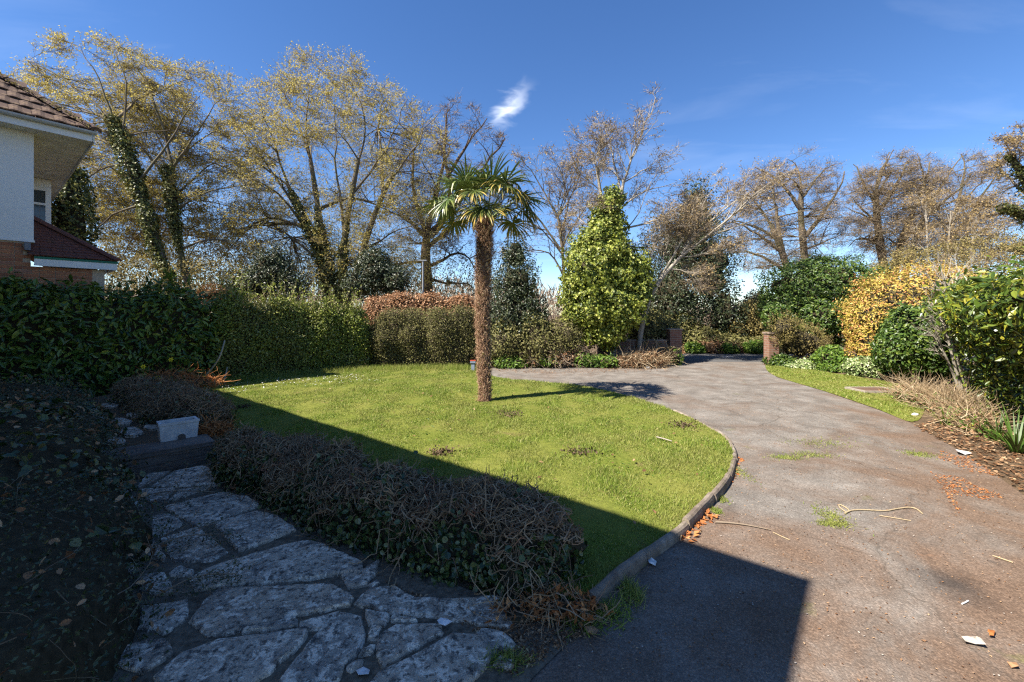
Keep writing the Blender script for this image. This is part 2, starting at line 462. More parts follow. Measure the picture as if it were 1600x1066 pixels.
M['palebark'] = barkmat("pale_bark", (0.17, 0.145, 0.11), (0.42, 0.375, 0.30), 5.0)
M['vine'] = leafmat("dry_ivy_stem", [(0.0, (0.10, 0.062, 0.035)), (0.5, (0.22, 0.15, 0.085)), (0.85, (0.36, 0.26, 0.155)), (1.0, (0.22, 0.09, 0.05))], 0.8, 0.2, 0.0)
M['drystem'] = leafmat("dry_stem", [(0.0, (0.17, 0.115, 0.06)), (0.6, (0.36, 0.26, 0.15)), (1.0, (0.52, 0.42, 0.28))], 0.8, 0.2, 0.1)

# ------------------------------------------------------------------ ground, drive, lawn
D1 = np.array((0.628, 0.778, 0.0)); D1 /= np.linalg.norm(D1)      # along the neighbour's wall
D2 = np.array((-D1[1], D1[0], 0.0))                                # square to it, to the left and away
UP = np.array((0, 0, 1.0))

def soil_mat():
    t = NT("bare_soil")
    f = t.noise(1.6, 8.0, 0.65); g = t.noise(45.0, 4.0, 0.6)
    c = t.ramp(f, [(0.3, (0.055, 0.04, 0.026)), (0.55, (0.11, 0.075, 0.045)), (0.75, (0.15, 0.115, 0.07))])
    c = t.mix(t.ramp(g, [(0.4, 0.0), (0.7, 0.6)]), c, (0.2, 0.14, 0.09))
    return t.bsdf(c, 0.95, 0.1, t.bump(g, 0.9, 0.03))
M['soil'] = soil_mat()

def drive_mat():
    t = NT("worn_tarmac")
    big = t.noise(0.42, 6.0, 0.6, 0.4)
    mid = t.noise(2.3, 7.0, 0.65, 0.5)
    fine = t.noise(85.0, 3.0, 0.75)
    v = t.n("TexVoronoi"); v.inputs["Scale"].default_value = 120.0; t.t.links.new(t.co(), v.inputs["Vector"])
    grey = t.ramp(mid, [(0.28, (0.105, 0.092, 0.078)), (0.5, (0.165, 0.147, 0.126)), (0.72, (0.235, 0.212, 0.184))])
    # brown leaf mould trodden in, thicker in the near half and along the far left
    sp = t.n("SeparateXYZ"); t.t.links.new(t.co(), sp.inputs[0])
    near = t.ramp(t.math('MULTIPLY', sp.outputs[1], 0.1), [(0.12, 1.0), (0.62, 0.0)])
    rgt = t.ramp(t.math('MULTIPLY', t.math('SUBTRACT', sp.outputs[0], t.math('MULTIPLY', sp.outputs[1], 0.62)), 0.5), [(0.30, 0.0), (1.0, 1.0)])
    br = t.math('ADD', t.math('ADD', t.math('MULTIPLY', near, 0.20), t.math('MULTIPLY', rgt, 0.16)), t.noise(0.95, 8.0, 0.68, 0.8))
    brf = t.ramp(br, [(0.48, 0.0), (0.75, 0.75)])
    brown = t.ramp(fine, [(0.3, (0.075, 0.042, 0.024)), (0.7, (0.195, 0.118, 0.07))])
    c = t.mix(brf, grey, brown)
    c = t.mix(t.ramp(t.noise(3.6, 6.0, 0.7, 0.3), [(0.62, 0.0), (0.72, 0.55)]), c, (0.045, 0.038, 0.033))
    c = t.mix(t.ramp(t.noise(1.3, 7.0, 0.7, 1.0), [(0.64, 0.0), (0.75, 0.5)]), c, (0.36, 0.32, 0.28))
    # moss and orange dust in blotches
    c = t.mix(t.ramp(t.noise(2.1, 6.0, 0.6, 0.2, t_off(t, (7, 3, 1))), [(0.67, 0.0), (0.74, 0.6)]), c, (0.12, 0.125, 0.03))
    c = t.mix(t.ramp(t.noise(1.7, 8.0, 0.72, 0.5, t_off(t, (2, 9, 4))), [(0.66, 0.0), (0.76, 0.55)]), c, (0.33, 0.17, 0.09))
    # dark blotch with an uneven edge near the camera
    mo = t.n("Mapping"); t.t.links.new(t.co(), mo.inputs[0]); mo.inputs["Location"].default_value = (-2.68, -2.66, 0); mo.vector_type = 'POINT'
    ln = t.n("VectorMath", operation='LENGTH'); t.t.links.new(mo.outputs[0], ln.inputs[0])
    so = t.math('ADD', ln.outputs["Value"], t.math('MULTIPLY', t.math('SUBTRACT', t.noise(4.0, 5.0, 0.6), 0.5), 0.35))
    c = t.mix(t.ramp(so, [(0.02, 0.75), (0.26, 0.0)]), c, (0.035, 0.03, 0.027))
    # fine cracks
    cv = t.n("TexVoronoi"); cv.feature = 'DISTANCE_TO_EDGE'; cv.inputs["Scale"].default_value = 0.55
    wv = t.n("Mix", data_type='VECTOR'); nz = t.n("TexNoise"); nz.inputs["Scale"].default_value = 3.0; nz.inputs["Detail"].default_value = 6.0
    t.t.links.new(t.co(), nz.inputs["Vector"]); wv.inputs[0].default_value = 0.22
    t.t.links.new(t.co(), wv.inputs[4]); t.t.links.new(nz.outputs["Color"], wv.inputs[5]); t.t.links.new(wv.outputs[1], cv.inputs["Vector"])
    c = t.mix(t.ramp(cv.outputs["Distance"], [(0.0, 0.45), (0.006, 0.0)]), c, (0.05, 0.04, 0.03))
    # stone chips
    chip = t.ramp(v.outputs["Color"], [(0.0, 0.6), (0.6, 1.0), (1.0, 1.6)])
    c = t.mix(0.8, c, chip, 'MULTIPLY')
    c = t.mix(t.ramp(fine, [(0.66, 0.0), (0.74, 0.55)]), c, (0.5, 0.44, 0.38))
    h = t.math('ADD', t.math('MULTIPLY', v.outputs["Distance"], -0.7), fine)
    return t.bsdf(c, 0.9, 0.18, t.bump(h, 0.5, 0.008))
def t_off(t, o):
    mp = t.n("Mapping"); t.t.links.new(t.co(), mp.inputs[0]); mp.inputs["Location"].default_value = o
    return mp.outputs[0]
M['drive'] = drive_mat()

def turf_mat():
    t = NT("turf")
    a = t.noise(0.8, 6.0, 0.6); b = t.noise(14.0, 5.0, 0.7); c3 = t.noise(2.2, 7.0, 0.7, 0.4, t_off(t, (4, 1, 2)))
    c = t.ramp(b, [(0.3, (0.07, 0.09, 0.014)), (0.7, (0.16, 0.18, 0.03))])
    c = t.mix(t.ramp(a, [(0.4, 0.0), (0.65, 0.5)]), c, (0.21, 0.195, 0.05))
    c = t.mix(t.ramp(c3, [(0.58, 0.0), (0.72, 0.8)]), c, (0.15, 0.10, 0.05))
    return t.bsdf(c, 0.95, 0.1, t.bump(b, 0.8, 0.02))
M['turf'] = turf_mat()

S = 900.0
tag(obj("ground", [(np.array([(-S, -S, 0), (S, -S, 0), (S, S, 0), (-S, S, 0)], float), np.array([[0, 1, 2, 3]]))], M['soil']), kind='structure')

drive_px = [(1196, 575), (1214, 590), (1285, 611), (1370, 640), (1425, 662), (1490, 700), (1545, 735), (1600, 775), (1720, 850)]
drive_poly = [G(*p) for p in drive_px] + [(4.6, 1.2), (4.0, -3.0), (-0.6, -3.0), (-0.3, 0.9), G(790, 1066), G(915, 975)] + \
             [G(*p) for p in ((900, 900), (900, 760), (760, 640), (745, 585), (772, 574), (860, 573), (960, 577), (1040, 572), (1062, 568))] + [(5.55, 14.6), (5.2, 15.4), (9.4, 15.4), (8.5, 14.3)]
tag(obj("driveway", sheet(np.array(drive_poly), 0.006), M['drive']), kind='structure')

def road_mat():
    t = NT("road_tarmac")
    f = t.noise(60.0, 3.0, 0.7); g = t.noise(1.0, 5.0)
    c = t.mix(0.5, t.ramp(g, [(0.3, (0.07, 0.068, 0.066)), (0.7, (0.12, 0.115, 0.11))]), t.ramp(f, [(0.3, (0.05, 0.05, 0.05)), (0.7, (0.15, 0.15, 0.145))]))
    return t.bsdf(c, 0.9, 0.2, t.bump(f, 0.4, 0.01))
M['road'] = road_mat()
tag(obj("road", [(np.array([(5.3, 15.0, 0.010), (60, 15.0, 0.010), (60, 18.0, 0.010), (5.3, 18.0, 0.010)], float), np.array([[0, 1, 2, 3]]))], M['road']), kind='structure')
M['whiteline'] = plain("road_paint", (0.7, 0.7, 0.66), 0.7, 0.2, 0.2, 9.0)
tag(obj("road_marking", [(np.array([(8.05, 16.6, 0.014), (8.45, 16.6, 0.014), (8.45, 16.72, 0.014), (8.05, 16.72, 0.014)], float), np.array([[0, 1, 2, 3]]))], M['whiteline']), kind='structure')

LAWN_PX = [(925, 948), (985, 890), (1060, 840), (1104, 793), (1134, 757), (1145, 718), (1133, 690), (1098, 667), (1048, 645), (985, 624), (920, 608), (850, 600), (790, 595), (745, 584), (700, 577), (600, 578), (500, 583), (400, 594), (322, 606)]
lawn_pts = [G(*p) for p in LAWN_PX] + [(-6.0, 7.6), (-4.3, 5.9), (-2.9, 4.5), (-1.2, 3.2), (0.1, 2.5)]
LAWN = spline(lawn_pts, 5)
tag(obj("lawn", sheet(LAWN, 0.045, 0.35, 0.03), M['turf'], smooth=True), kind='structure')

VERGE_PX = [(1197, 577), (1216, 590), (1286, 611), (1371, 640), (1425, 660), (1445, 640), (1440, 615), (1400, 600), (1330, 588), (1270, 578), (1225, 566), (1200, 566)]
VERGE = spline([G(*p) for p in VERGE_PX], 4)
tag(obj("verge", sheet(VERGE, 0.010, 0.3, 0.02), M['turf'], smooth=True), kind='structure')

def grass(name, poly, n, hmin, hmax, label, z0, rng):
    poly = np.asarray(poly); lo, hi = poly.min(0), poly.max(0)
    out = []
    got = 0
    while got < n:
        k = n * 3
        x = rng.uniform(lo[0], hi[0], k); y = rng.uniform(lo[1], hi[1], k)
        q = np.column_stack([x, y, np.zeros(k)])
        patch = 0.72 + 0.3 * wav(q, 2.3, 5) + 0.4 * wav(q, 6.2, 1)
        keep = inside(poly, x, y) & (rng.uniform(size=k) < np.clip((3.4 / np.hypot(x, y)) ** 1.15, 0, 1) * np.clip(patch, 0.16, 1))
        q = q[keep]; out.append(q); got += len(q)
    q = np.concatenate(out)[:n]
    d = polydist(poly, q[:, 0], q[:, 1])
    dist = np.hypot(q[:, 0], q[:, 1])
    tuft = np.clip(0.5 + 0.8 * wav(q, 2.3, 9), 0, 1)
    rim = np.clip(1 - d / 0.35, 0, 1)
    h = (hmin + (hmax - hmin) * tuft * rng.uniform(0.3, 1, n)) * (1 + 0.55 * rim * rng.uniform(0, 1, n))
    zb = z0 + 0.03 * np.clip(d / 0.4, 0, 1) * (0.6 + 0.5 * wav(q, 0.9) + 0.25 * wav(q, 3.1, 2)) - 0.006
    q[:, 2] = zb
    a = rng.uniform(0, 6.283, n); w = np.maximum(0.0032, dist * 0.00085) * rng.uniform(0.7, 1.4, n)
    sd = np.column_stack([np.cos(a), np.sin(a), np.zeros(n)]) * w[:, None]
    b = rng.uniform(0, 6.283, n); lean = rng.uniform(0.1, 1.1, n) * h
    tip = q + np.column_stack([np.cos(b) * lean, np.sin(b) * lean, h])
    V = np.stack([q - sd, q + sd, tip], 1).reshape(-1, 3)
    F = np.arange(3 * n).reshape(-1, 3)
    return tag(obj(name, [(V, F)], M['blade']), label, "grass", kind='stuff')
grass("lawn_grass", LAWN, 260000, 0.015, 0.052, "short patchy green grass blades covering the curved lawn", 0.045, np.random.default_rng(11))
grass("verge_grass", VERGE, 13000, 0.015, 0.04, "short green grass on the strip right of the drive", 0.010, np.random.default_rng(12))

# ------------------------------------------------------------------ kerb along the lawn
def kerb_mat():
    t = NT("old_concrete_kerb")
    f = t.noise(7.0, 7.0, 0.65); g = t.noise(60.0, 3.0, 0.7)
    c = t.ramp(f, [(0.3, (0.11, 0.085, 0.065)), (0.55, (0.22, 0.18, 0.14)), (0.75, (0.34, 0.30, 0.25))])
    c = t.mix(t.ramp(t.noise(4.0, 6.0, 0.7, 0, t_off(t, (3, 3, 3))), [(0.58, 0.0), (0.7, 0.6)]), c, (0.10, 0.10, 0.035))
    return t.bsdf(c, 0.9, 0.15, t.bump(t.math('ADD', f, g), 0.5, 0.01))
M['kerb'] = kerb_mat()
kerb_root = bpy.data.objects.new("kerb", None); COL.objects.link(kerb_root); kerb_root["kind"] = "structure"
kl = resample(np.array([G(*p) for p in [(921, 950), (985, 893), (1060, 842), (1105, 795), (1136, 757), (1148, 716), (1137, 690), (1101, 667), (1050, 644), (987, 623), (922, 607)]]), 60)
kd = np.concatenate(([0], np.cumsum(np.linalg.norm(np.diff(kl, axis=0), axis=1))))
cuts = [0.0]
rk = random.Random(5)
while cuts[-1] < kd[-1] - 0.5: cuts.append(cuts[-1] + rk.uniform(0.56, 0.66))
for i in range(len(cuts) - 1):
    s0, s1 = cuts[i] + 0.008, cuts[i + 1] - 0.008
    ts = np.linspace(s0, s1, 6)
    c = np.stack([np.interp(ts, kd, kl[:, 0]), np.interp(ts, kd, kl[:, 1])], 1)
    tg = nrmz(np.gradient(c, axis=0)); nn = np.column_stack([tg[:, 1], -tg[:, 0]])
    far = cuts[i] / kd[-1]
    hgt = 0.09 - 0.06 * min(1, far * 1.3) + rk.uniform(-0.012, 0.012); hw = 0.032
    tilt = rk.uniform(-0.012, 0.012); sh = rk.uniform(-0.012, 0.012)
    prof = [(-hw, -0.03), (-hw, hgt - 0.03), (-hw * 0.72, hgt - 0.008), (-hw * 0.3, hgt + 0.002), (hw * 0.3, hgt), (hw * 0.75, hgt - 0.012), (hw, hgt - 0.036), (hw * 1.04, -0.03)]
    V = np.array([[(c[k, 0] + nn[k, 0] * (u + sh), c[k, 1] + nn[k, 1] * (u + sh), z + tilt * (k / 5 - 0.5)) for u, z in prof] for k in range(6)])
    V += 0.006 * wav(V, 14.0, 3)[..., None] * np.array([0.6, 0.6, 1.0])
    m = len(prof); idx = np.arange(6 * m).reshape(6, m)
    A, B = idx[:-1], idx[1:]
    F = np.stack((A[:, :-1], B[:, :-1], B[:, 1:], A[:, 1:]), -1).reshape(-1, 4)
    o = obj("kerb_stone", [(V.reshape(-1, 3), F), (V[0], np.arange(m)[None]), (V[-1], np.arange(m)[::-1][None])], M['kerb'], kerb_root, smooth=False)

# ------------------------------------------------------------------ crazy paving path
def stone_mat():
    t = NT("lichened_paving_stone")
    f = t.noise(5.0, 8.0, 0.7, 0.3); g = t.noise(30.0, 5.0, 0.7); k = t.noise(13.0, 7.0, 0.75, 0.6, t_off(t, (5, 2, 8)))
    rnd = t.n("ObjectInfo").outputs["Random"]
    base = t.ramp(rnd, [(0.0, (0.33, 0.275, 0.21)), (0.3, (0.50, 0.39, 0.28)), (0.6, (0.42, 0.36, 0.285)), (1.0, (0.60, 0.485, 0.36))])
    c = t.mix(t.ramp(f, [(0.35, 0.75), (0.6, 0.0)]), base, (0.15, 0.135, 0.12))
    c = t.mix(t.ramp(k, [(0.50, 0.0), (0.57, 0.95)]), c, (0.78, 0.67, 0.53))
    c = t.mix(t.ramp(g, [(0.52, 0.0), (0.62, 0.85)]), c, (0.05, 0.045, 0.04))
    c = t.mix(t.ramp(t.noise(11.0, 8.0, 0.75, 0.4, t_off(t, (1, 6, 3))), [(0.54, 0.0), (0.64, 0.9)]), c, (0.055, 0.05, 0.045))
    h = t.math('ADD', t.math('MULTIPLY', f, 1.4), t.math('ADD', g, k))
    return t.bsdf(c, 0.85, 0.25, t.bump(h, 0.8, 0.02))
M['stone'] = stone_mat()
M['joint'] = plain("mossy_joint", (0.13, 0.105, 0.075), 0.95, 0.1, 0.5, 30.0, 0.8)

def c4(*pts): return [(160 + x / 3.081, 720 + y / 3.081) for x, y in pts]
def c5(*pts): return [(540 + x / 4.718, 840 + y / 4.718) for x, y in pts]
STONES = [
 c4((235,135),(350,62),(480,36),(560,75),(600,100),(560,120),(400,136)),
 c4((185,112),(222,72),(328,58),(212,120),(172,150)),
 c4((178,156),(345,146),(300,204),(235,214)),
 c4((372,152),(552,132),(430,174),(320,208),(350,176)),
 c4((292,236),(580,166),(700,190),(765,230),(460,330),(390,290)),
 c4((0,190),(110,150),(190,240),(100,252)),
 c4((245,282),(310,266),(393,316),(270,380),(240,370)),
 c4((282,390),(450,336),(520,380),(598,455),(530,495),(350,500)),
 c4((535,315),(740,256),(840,280),(930,350),(660,448),(610,390)),
 c4((330,555),(372,526),(440,546),(430,570),(350,572)),
 c4((425,586),(540,522),(950,406),(1010,406),(1250,512),(1240,553),(850,603),(570,618),(450,640)),
 c4((430,790),(490,690),(562,634),(1090,616),(1203,686),(1190,710),(1000,750),(600,850),(510,865)),
 c4((945,802),(1138,748),(1060,828),(962,832)),
 c4((250,1060),(380,962),(560,890),(850,856),(985,838),(958,900),(800,1040),(640,1150),(330,1200)),
 c4((840,1120),(880,1050),(1040,850),(1150,742),(1240,772),(1263,900),(1170,1010),(1100,1130)),
 c4((0,312),(60,292),(110,330),(100,360),(20,350)),
 c4((1150,560),(1250,556),(1330,500),(1300,560),(1215,620)),
 c4((660,838),(930,786),(936,822),(700,846)),
 c5((62,515),(172,402),(350,396),(480,480),(700,482),(870,480),(1130,456),(1228,620),(1218,680),(1050,680),(640,612),(400,592)),
 c5((232,880),(262,752),(370,672),(700,682),(718,740),(560,822),(272,978)),
 c5((150,1150),(240,1060),(560,884),(800,738),(1000,762),(1103,870),(1060,950),(960,1066),(820,1200)),
 c5((962,742),(1050,702),(1160,732),(1258,820),(1160,868),(1072,820)),
 c5((1095,970),(1140,912),(1230,960),(1220,986)),
 c5((-60,470),(-10,430),(48,470),(10,505)),
 c5((330,612),(528,640),(520,656),(340,642)),
 c5((150,572),(310,602),(290,678),(182,668)),
 c5((170,782),(190,692),(258,694),(238,800)),
 c5((118,892),(150,852),(210,842),(204,886)),
 c5((18,990),(100,932),(112,962),(40,1010)),
 c5((170,380),(232,348),(252,362),(184,386)),
 c4((-60,262),(40,250),(92,276),(30,300),(-50,302)), c4((122,392),(222,384),(262,410),(300,500),(240,480),(150,470)), c4((0,382),(100,376),(112,440),(20,460)), c4((170,570),(290,560),(320,600),(330,660),(260,660),(190,640)), c4((190,720),(400,690),(410,780),(300,850),(180,820)), c4((-40,480),(110,470),(150,540),(60,600),(-30,560)), c4((110,920),(300,880),(330,950),(200,1040),(90,1000)),
 c5((-10,330),(130,262),(236,276),(150,372),(30,390)),
]
path_root = bpy.data.objects.new("path", None); COL.objects.link(path_root); path_root["kind"] = "structure"
jp = np.array([G(215, 752), G(345, 720), G(480, 800), G(640, 890), G(800, 950), G(930, 965), G(830, 1066), (-0.3, 1.2), (-1.6, 1.4), (-2.5, 2.0), (-4.0, 3.2)])
obj("joint_bed", sheet(jp, 0.013), M['joint'], path_root)
rs = np.random.default_rng(21)
import bmesh
for poly in STONES:
    g = np.array([G(x, y) for x, y in poly])
    q = []
    for i in range(len(g)):
        a, b = g[i], g[(i + 1) % len(g)]
        m = max(2, int(np.linalg.norm(b - a) / 0.055))
        for t in np.arange(m) / m:
            q.append(a + (b - a) * t)
    q = np.array(q)
    sg = 1.0 if np.sum(q[:, 0] * np.roll(q[:, 1], -1) - np.roll(q[:, 0], -1) * q[:, 1]) > 0 else -1.0
    tang = nrmz(np.roll(q, -1, 0) - np.roll(q, 1, 0)); nor = np.column_stack([tang[:, 1], -tang[:, 0]])
    q = q + nor * (rs.normal(size=(len(q), 1)) * 0.005 + sg * 0.009)
    area = 0.5 * np.sum(q[:, 0] * np.roll(q[:, 1], -1) - np.roll(q[:, 0], -1) * q[:, 1])
    if area < 0: q = q[::-1]
    c = q.mean(0); zt = 0.034 + rs.uniform(-0.007, 0.006)
    tl = rs.normal(size=2) * 0.008
    n = len(q)
    def ring(sc, z, w=0.0):
        dd = q - c; L = np.linalg.norm(dd, axis=1, keepdims=True)
        pp = c + dd * (1 - sc / np.maximum(L, 0.02))
        return np.column_stack([pp, z + (pp - c) @ tl + w * rs.normal(size=n)])
    V = np.concatenate([ring(-0.004, -0.01), ring(0.0, zt - 0.012, 0.001), ring(0.010, zt - 0.002, 0.0018), ring(0.03, zt, 0.0012)])
    A = np.arange(n); F = []
    for k in range(3):
        F.append(np.stack([A + k * n, (A + 1) % n + k * n, (A + 1) % n + (k + 1) * n, A + (k + 1) * n], 1))
    obj("paving_stone", [(V, np.concatenate(F)), (V[3 * n:], A[None])], M['stone'], path_root)

# the step, and the upper run of path behind it
M['riser'] = stone_mat(); M['riser'].name = "dark_step_stone"
def dark_stone():
    t = NT("dark_step_stone")
    f = t.noise(9.0, 7.0, 0.7); mp = t.n("Mapping"); t.t.links.new(t.co(), mp.inputs[0]); mp.inputs["Scale"].default_value = (2, 2, 40)
    s = t.noise(1.0, 4.0, 0.6, 0.4, mp.outputs[0])
    c = t.ramp(t.math('MULTIPLY', t.math('ADD', f, s), 0.5), [(0.35, (0.075, 0.06, 0.05)), (0.65, (0.18, 0.15, 0.125))])
    return t.bsdf(c, 0.9, 0.2, t.bump(s, 0.8, 0.02))
M['riser'] = dark_stone()
a3, b3 = np.array((*G(216, 746), 0.0)), np.array((*G(334, 722), 0.0))
ex = b3 - a3; bk = np.array((-ex[1], ex[0], 0)); bk /= np.linalg.norm(bk)
st = thing("stone_step", "low dark stone step across the path below the pale trough", "step", tuple(a3))
obj("riser", [boxf(a3 - ex * 1.1, ex * 2.1, bk * 0.12, UP * 0.19)], M['riser'], st)
obj("tread", [boxf(a3 + UP * 0.191 - ex * 1.11 - bk * 0.015, ex * 2.12, bk * 0.42, UP * 0.045)], M['riser'], st)
up_poly = np.array([a3[:2] - ex[:2] * 1.1 + bk[:2] * 0.13, b3[:2] + bk[:2] * 0.13 + ex[:2] * 0.1, (-5.6, 7.9), (-7.2, 8.6), (-7.6, 6.0), (-5.0, 4.0)])
tag(obj("upper_path", sheet(up_poly, 0.19, 0.35, 0.02), M['soil'], smooth=True), kind='structure')
ups = bpy.data.objects.new("upper_paving", None); COL.objects.link(ups); ups["kind"] = "structure"
for (px, py, w, h) in ((190, 660, 34, 6), (205, 676, 40, 7), (140, 640, 30, 5), (170, 634, 40, 4), (215, 650, 40, 5), (238, 668, 30, 5), (150, 655, 26, 5), (180, 690, 36, 7)):
    pts = []
    for k in range(9):
        an = k / 9 * 6.283; rr = rs.uniform(0.75, 1.1)
        px2, py2 = px + math.cos(an) * w * 0.5 * rr, py + math.sin(an) * h * rr
        Yq = (CAMH - 0.22) * FPX / (py2 - HZ); pts.append(((px2 - 800) / FPX * Yq, Yq))
    pts = np.array(pts); 
    ar = 0.5 * np.sum(pts[:, 0] * np.roll(pts[:, 1], -1) - np.roll(pts[:, 0], -1) * pts[:, 1])
    if ar < 0: pts = pts[::-1]
    Vb = np.column_stack([pts, np.full(9, 0.17)]); Vt = np.column_stack([pts, np.full(9, 0.235)])
    A = np.arange(9)
    obj("paving_stone", [(np.concatenate([Vb, Vt]), np.stack([A, (A + 1) % 9, (A + 1) % 9 + 9, A + 9], 1)), (Vt, A[None])], M['stone'], ups)

# pale stone trough on the step
M['trough'] = plain("pale_cast_stone", (0.5, 0.49, 0.47), 0.85, 0.2, 0.22, 12.0, 0.4)
tc = P(278, 697, 4.98); tc[2] = 0.237
tr = thing("stone_trough", "small pale stone trough standing on the dark step", "trough", tuple(tc))
def taper_box(c, hw, hd, h, top, rotv):
    r = np.array([[rotv[0], -rotv[1]], [rotv[1], rotv[0]]])
    V = []
    for z, s in ((0, 1.0), (h, top)):
        for sx, sy in ((-1, -1), (1, -1), (1, 1), (-1, 1)):
            p = r @ np.array((sx * hw * s, sy * hd * s)); V.append((c[0] + p[0], c[1] + p[1], c[2] + z))
    return np.array(V)
rv = ex[:2] / np.linalg.norm(ex[:2]); 
Vo = taper_box(tc, 0.165, 0.10, 0.20, 1.10, rv)
Vi = taper_box(tc + UP * 0.13, 0.145, 0.08, 0.07, 1.06, rv)
F = [(0, 1, 5, 4), (1, 2, 6, 5), (2, 3, 7, 6), (3, 0, 4, 7), (3, 2, 1, 0)]
rim = [(4, 5, 13, 12), (5, 6, 14, 13), (6, 7, 15, 14), (7, 4, 12, 15), (13, 9, 8, 12), (14, 10, 9, 13), (15, 11, 10, 14), (12, 8, 11, 15), (8, 9, 10, 11)]
obj("basin", [(np.concatenate([Vo, Vi]), np.array(F + rim))], M['trough'], tr)
# raised panel and the little arched notch on its front
fc = tc + np.array((0.01, -0.142, 0.0))
fx = np.array((rv[0], rv[1], 0)); fy = np.array((-rv[1], rv[0], 0))
obj("rim", [boxf(tc - fx * 0.186 - fy * 0.118 + UP * 0.178, fx * 0.372, fy * 0.012, UP * 0.026)], M['trough'], tr)
nt = []
for k in range(9):
    an = math.pi * k / 8; nt.append((0.035 * math.cos(an), 0.03 + 0.03 * math.sin(an)))
nt = [(0.035, 0.002)] + nt + [(-0.035, 0.002)]
nt = np.array([tc + fx * (x + 0.02) - fy * 0.112 + UP * z for x, z in nt]); k = len(nt)
A = np.arange(k)
obj("drain_notch", [(np.concatenate([nt, nt + fy * 0.03]), np.stack([A, A + k, (A + 1) % k + k, (A + 1) % k], 1)), (nt, A[None])], M['riser'], tr)

# ------------------------------------------------------------------ brick gate pillars and wall
def brick_mat(name, a, b, mortar, scale=1.0):
    t = NT(name)
    geo = t.n("TexCoord").outputs["Object"]
    sp = t.n("SeparateXYZ"); t.t.links.new(geo, sp.inputs[0])
    cm = t.n("CombineXYZ"); t.t.links.new(t.math('ADD', sp.outputs[0], sp.outputs[1]), cm.inputs[0]); t.t.links.new(sp.outputs[2], cm.inputs[1])
    br = t.n("TexBrick"); t.t.links.new(cm.outputs[0], br.inputs["Vector"])
    br.inputs["Scale"].default_value = scale; br.inputs["Brick Width"].default_value = 0.225; br.inputs["Row Height"].default_value = 0.075
    br.inputs["Mortar Size"].default_value = 0.008; br.inputs["Color1"].default_value = (*a, 1); br.inputs["Color2"].default_value = (*b, 1); br.inputs["Mortar"].default_value = (*mortar, 1)
    c = t.mix(t.ramp(t.noise(3.0, 6.0), [(0.4, 0.0), (0.7, 0.5)]), br.outputs["Color"], (0.16, 0.12, 0.08))
    return t.bsdf(c, 0.9, 0.15, t.bump(br.outputs["Fac"], -0.5, 0.01))
M['pillarbrick'] = brick_mat("pillar_brick", (0.27, 0.125, 0.085), (0.18, 0.085, 0.06), (0.26, 0.21, 0.17))
M['cap'] = plain("concrete_cap", (0.26, 0.2, 0.16), 0.9, 0.15, 0.2, 10.0)
def pillar(x, y, w, h, label):
    t = thing("gate_pillar", label, "pillar", (x, y, 0), "brick gate pillars")
    obj("shaft", [box(x - w / 2, x + w / 2, y - w / 2, y + w / 2, 0, h)], M['pillarbrick'], t)
    obj("cap", [box(x - w / 2 - 0.03, x + w / 2 + 0.03, y - w / 2 - 0.03, y + w / 2 + 0.03, h + 0.002, h + 0.05)], M['cap'], t)
p = G(1053, 566); pillar(p[0], p[1], 0.40, 1.10, "left brick gate pillar with flat cap beside the brush pile")
p = G(1206, 571); pillar(p[0] - 0.02, p[1], 0.31, 1.02, "right brick gate pillar half hidden under the dark evergreen bush")
wl = thing("low_brick_wall", "low brick wall running left from the left gate pillar", "wall", (*G(1020, 553), 0))
pw = G(1052, 566)
obj("brickwork", [box(pw[0] - 2.6, pw[0] - 0.26, pw[1] - 0.11, pw[1] + 0.11, 0, 0.72)], M['pillarbrick'], wl)
obj("coping", [box(pw[0] - 2.62, pw[0] - 0.262, pw[1] - 0.14, pw[1] + 0.14, 0.722, 0.78)], M['cap'], wl)

# ------------------------------------------------------------------ neighbour's house
M['render'] = plain("white_render", (0.74, 0.74, 0.72), 0.9, 0.15, 0.05, 18.0, 0.06)
M['upvc'] = plain("white_fascia_paint", (0.72, 0.72, 0.7), 0.45, 0.4, 0.05, 4.0)
M['soffit'] = plain("grubby_soffit_paint", (0.62, 0.61, 0.56), 0.8, 0.2, 0.2, 3.0)
M['gutter'] = plain("grey_gutter", (0.42, 0.44, 0.45), 0.4, 0.4, 0.08, 6.0)
M['mortar'] = plain("mortar", (0.5, 0.40, 0.29), 0.95, 0.1, 0.15, 40.0, 0.4)
def brickpiece():
    t = NT("red_brick")
    r = t.n("ObjectInfo").outputs["Random"]
    c = t.ramp(r, [(0.0, (0.27, 0.11, 0.065)), (0.4, (0.40, 0.16, 0.085)), (0.75, (0.48, 0.21, 0.11)), (1.0, (0.36, 0.18, 0.12))])
    f = t.noise(40.0, 5.0, 0.7)
    c = t.mix(t.ramp(f, [(0.45, 0.0), (0.7, 0.5)]), c, (0.14, 0.075, 0.055))
    return t.bsdf(c, 0.9, 0.15, t.bump(f, 0.5, 0.008))
M['brick'] = brickpiece()
def tile_mat(name, a, b, moss):
    t = NT(name)
    f = t.noise(6.0, 7.0, 0.7); g = t.noise(35.0, 4.0, 0.7)
    c = t.ramp(g, [(0.3, a), (0.7, b)])
    c = t.mix(t.ramp(f, [(0.5, 0.0), (0.66, 0.85)]), c, moss)
    return t.bsdf(c, 0.9, 0.15, t.bump(t.math('ADD', g, f), 0.6, 0.01))
M['tile'] = tile_mat("brown_roof_tile", (0.065, 0.042, 0.033), (0.125, 0.085, 0.068), (0.20, 0.14, 0.085))
M['redtile'] = tile_mat("dark_red_roof_tile", (0.115, 0.045, 0.035), (0.19, 0.08, 0.06), (0.13, 0.07, 0.05))
M['green'] = plain("green_paint", (0.02, 0.16, 0.10), 0.6, 0.3, 0.2, 8.0)
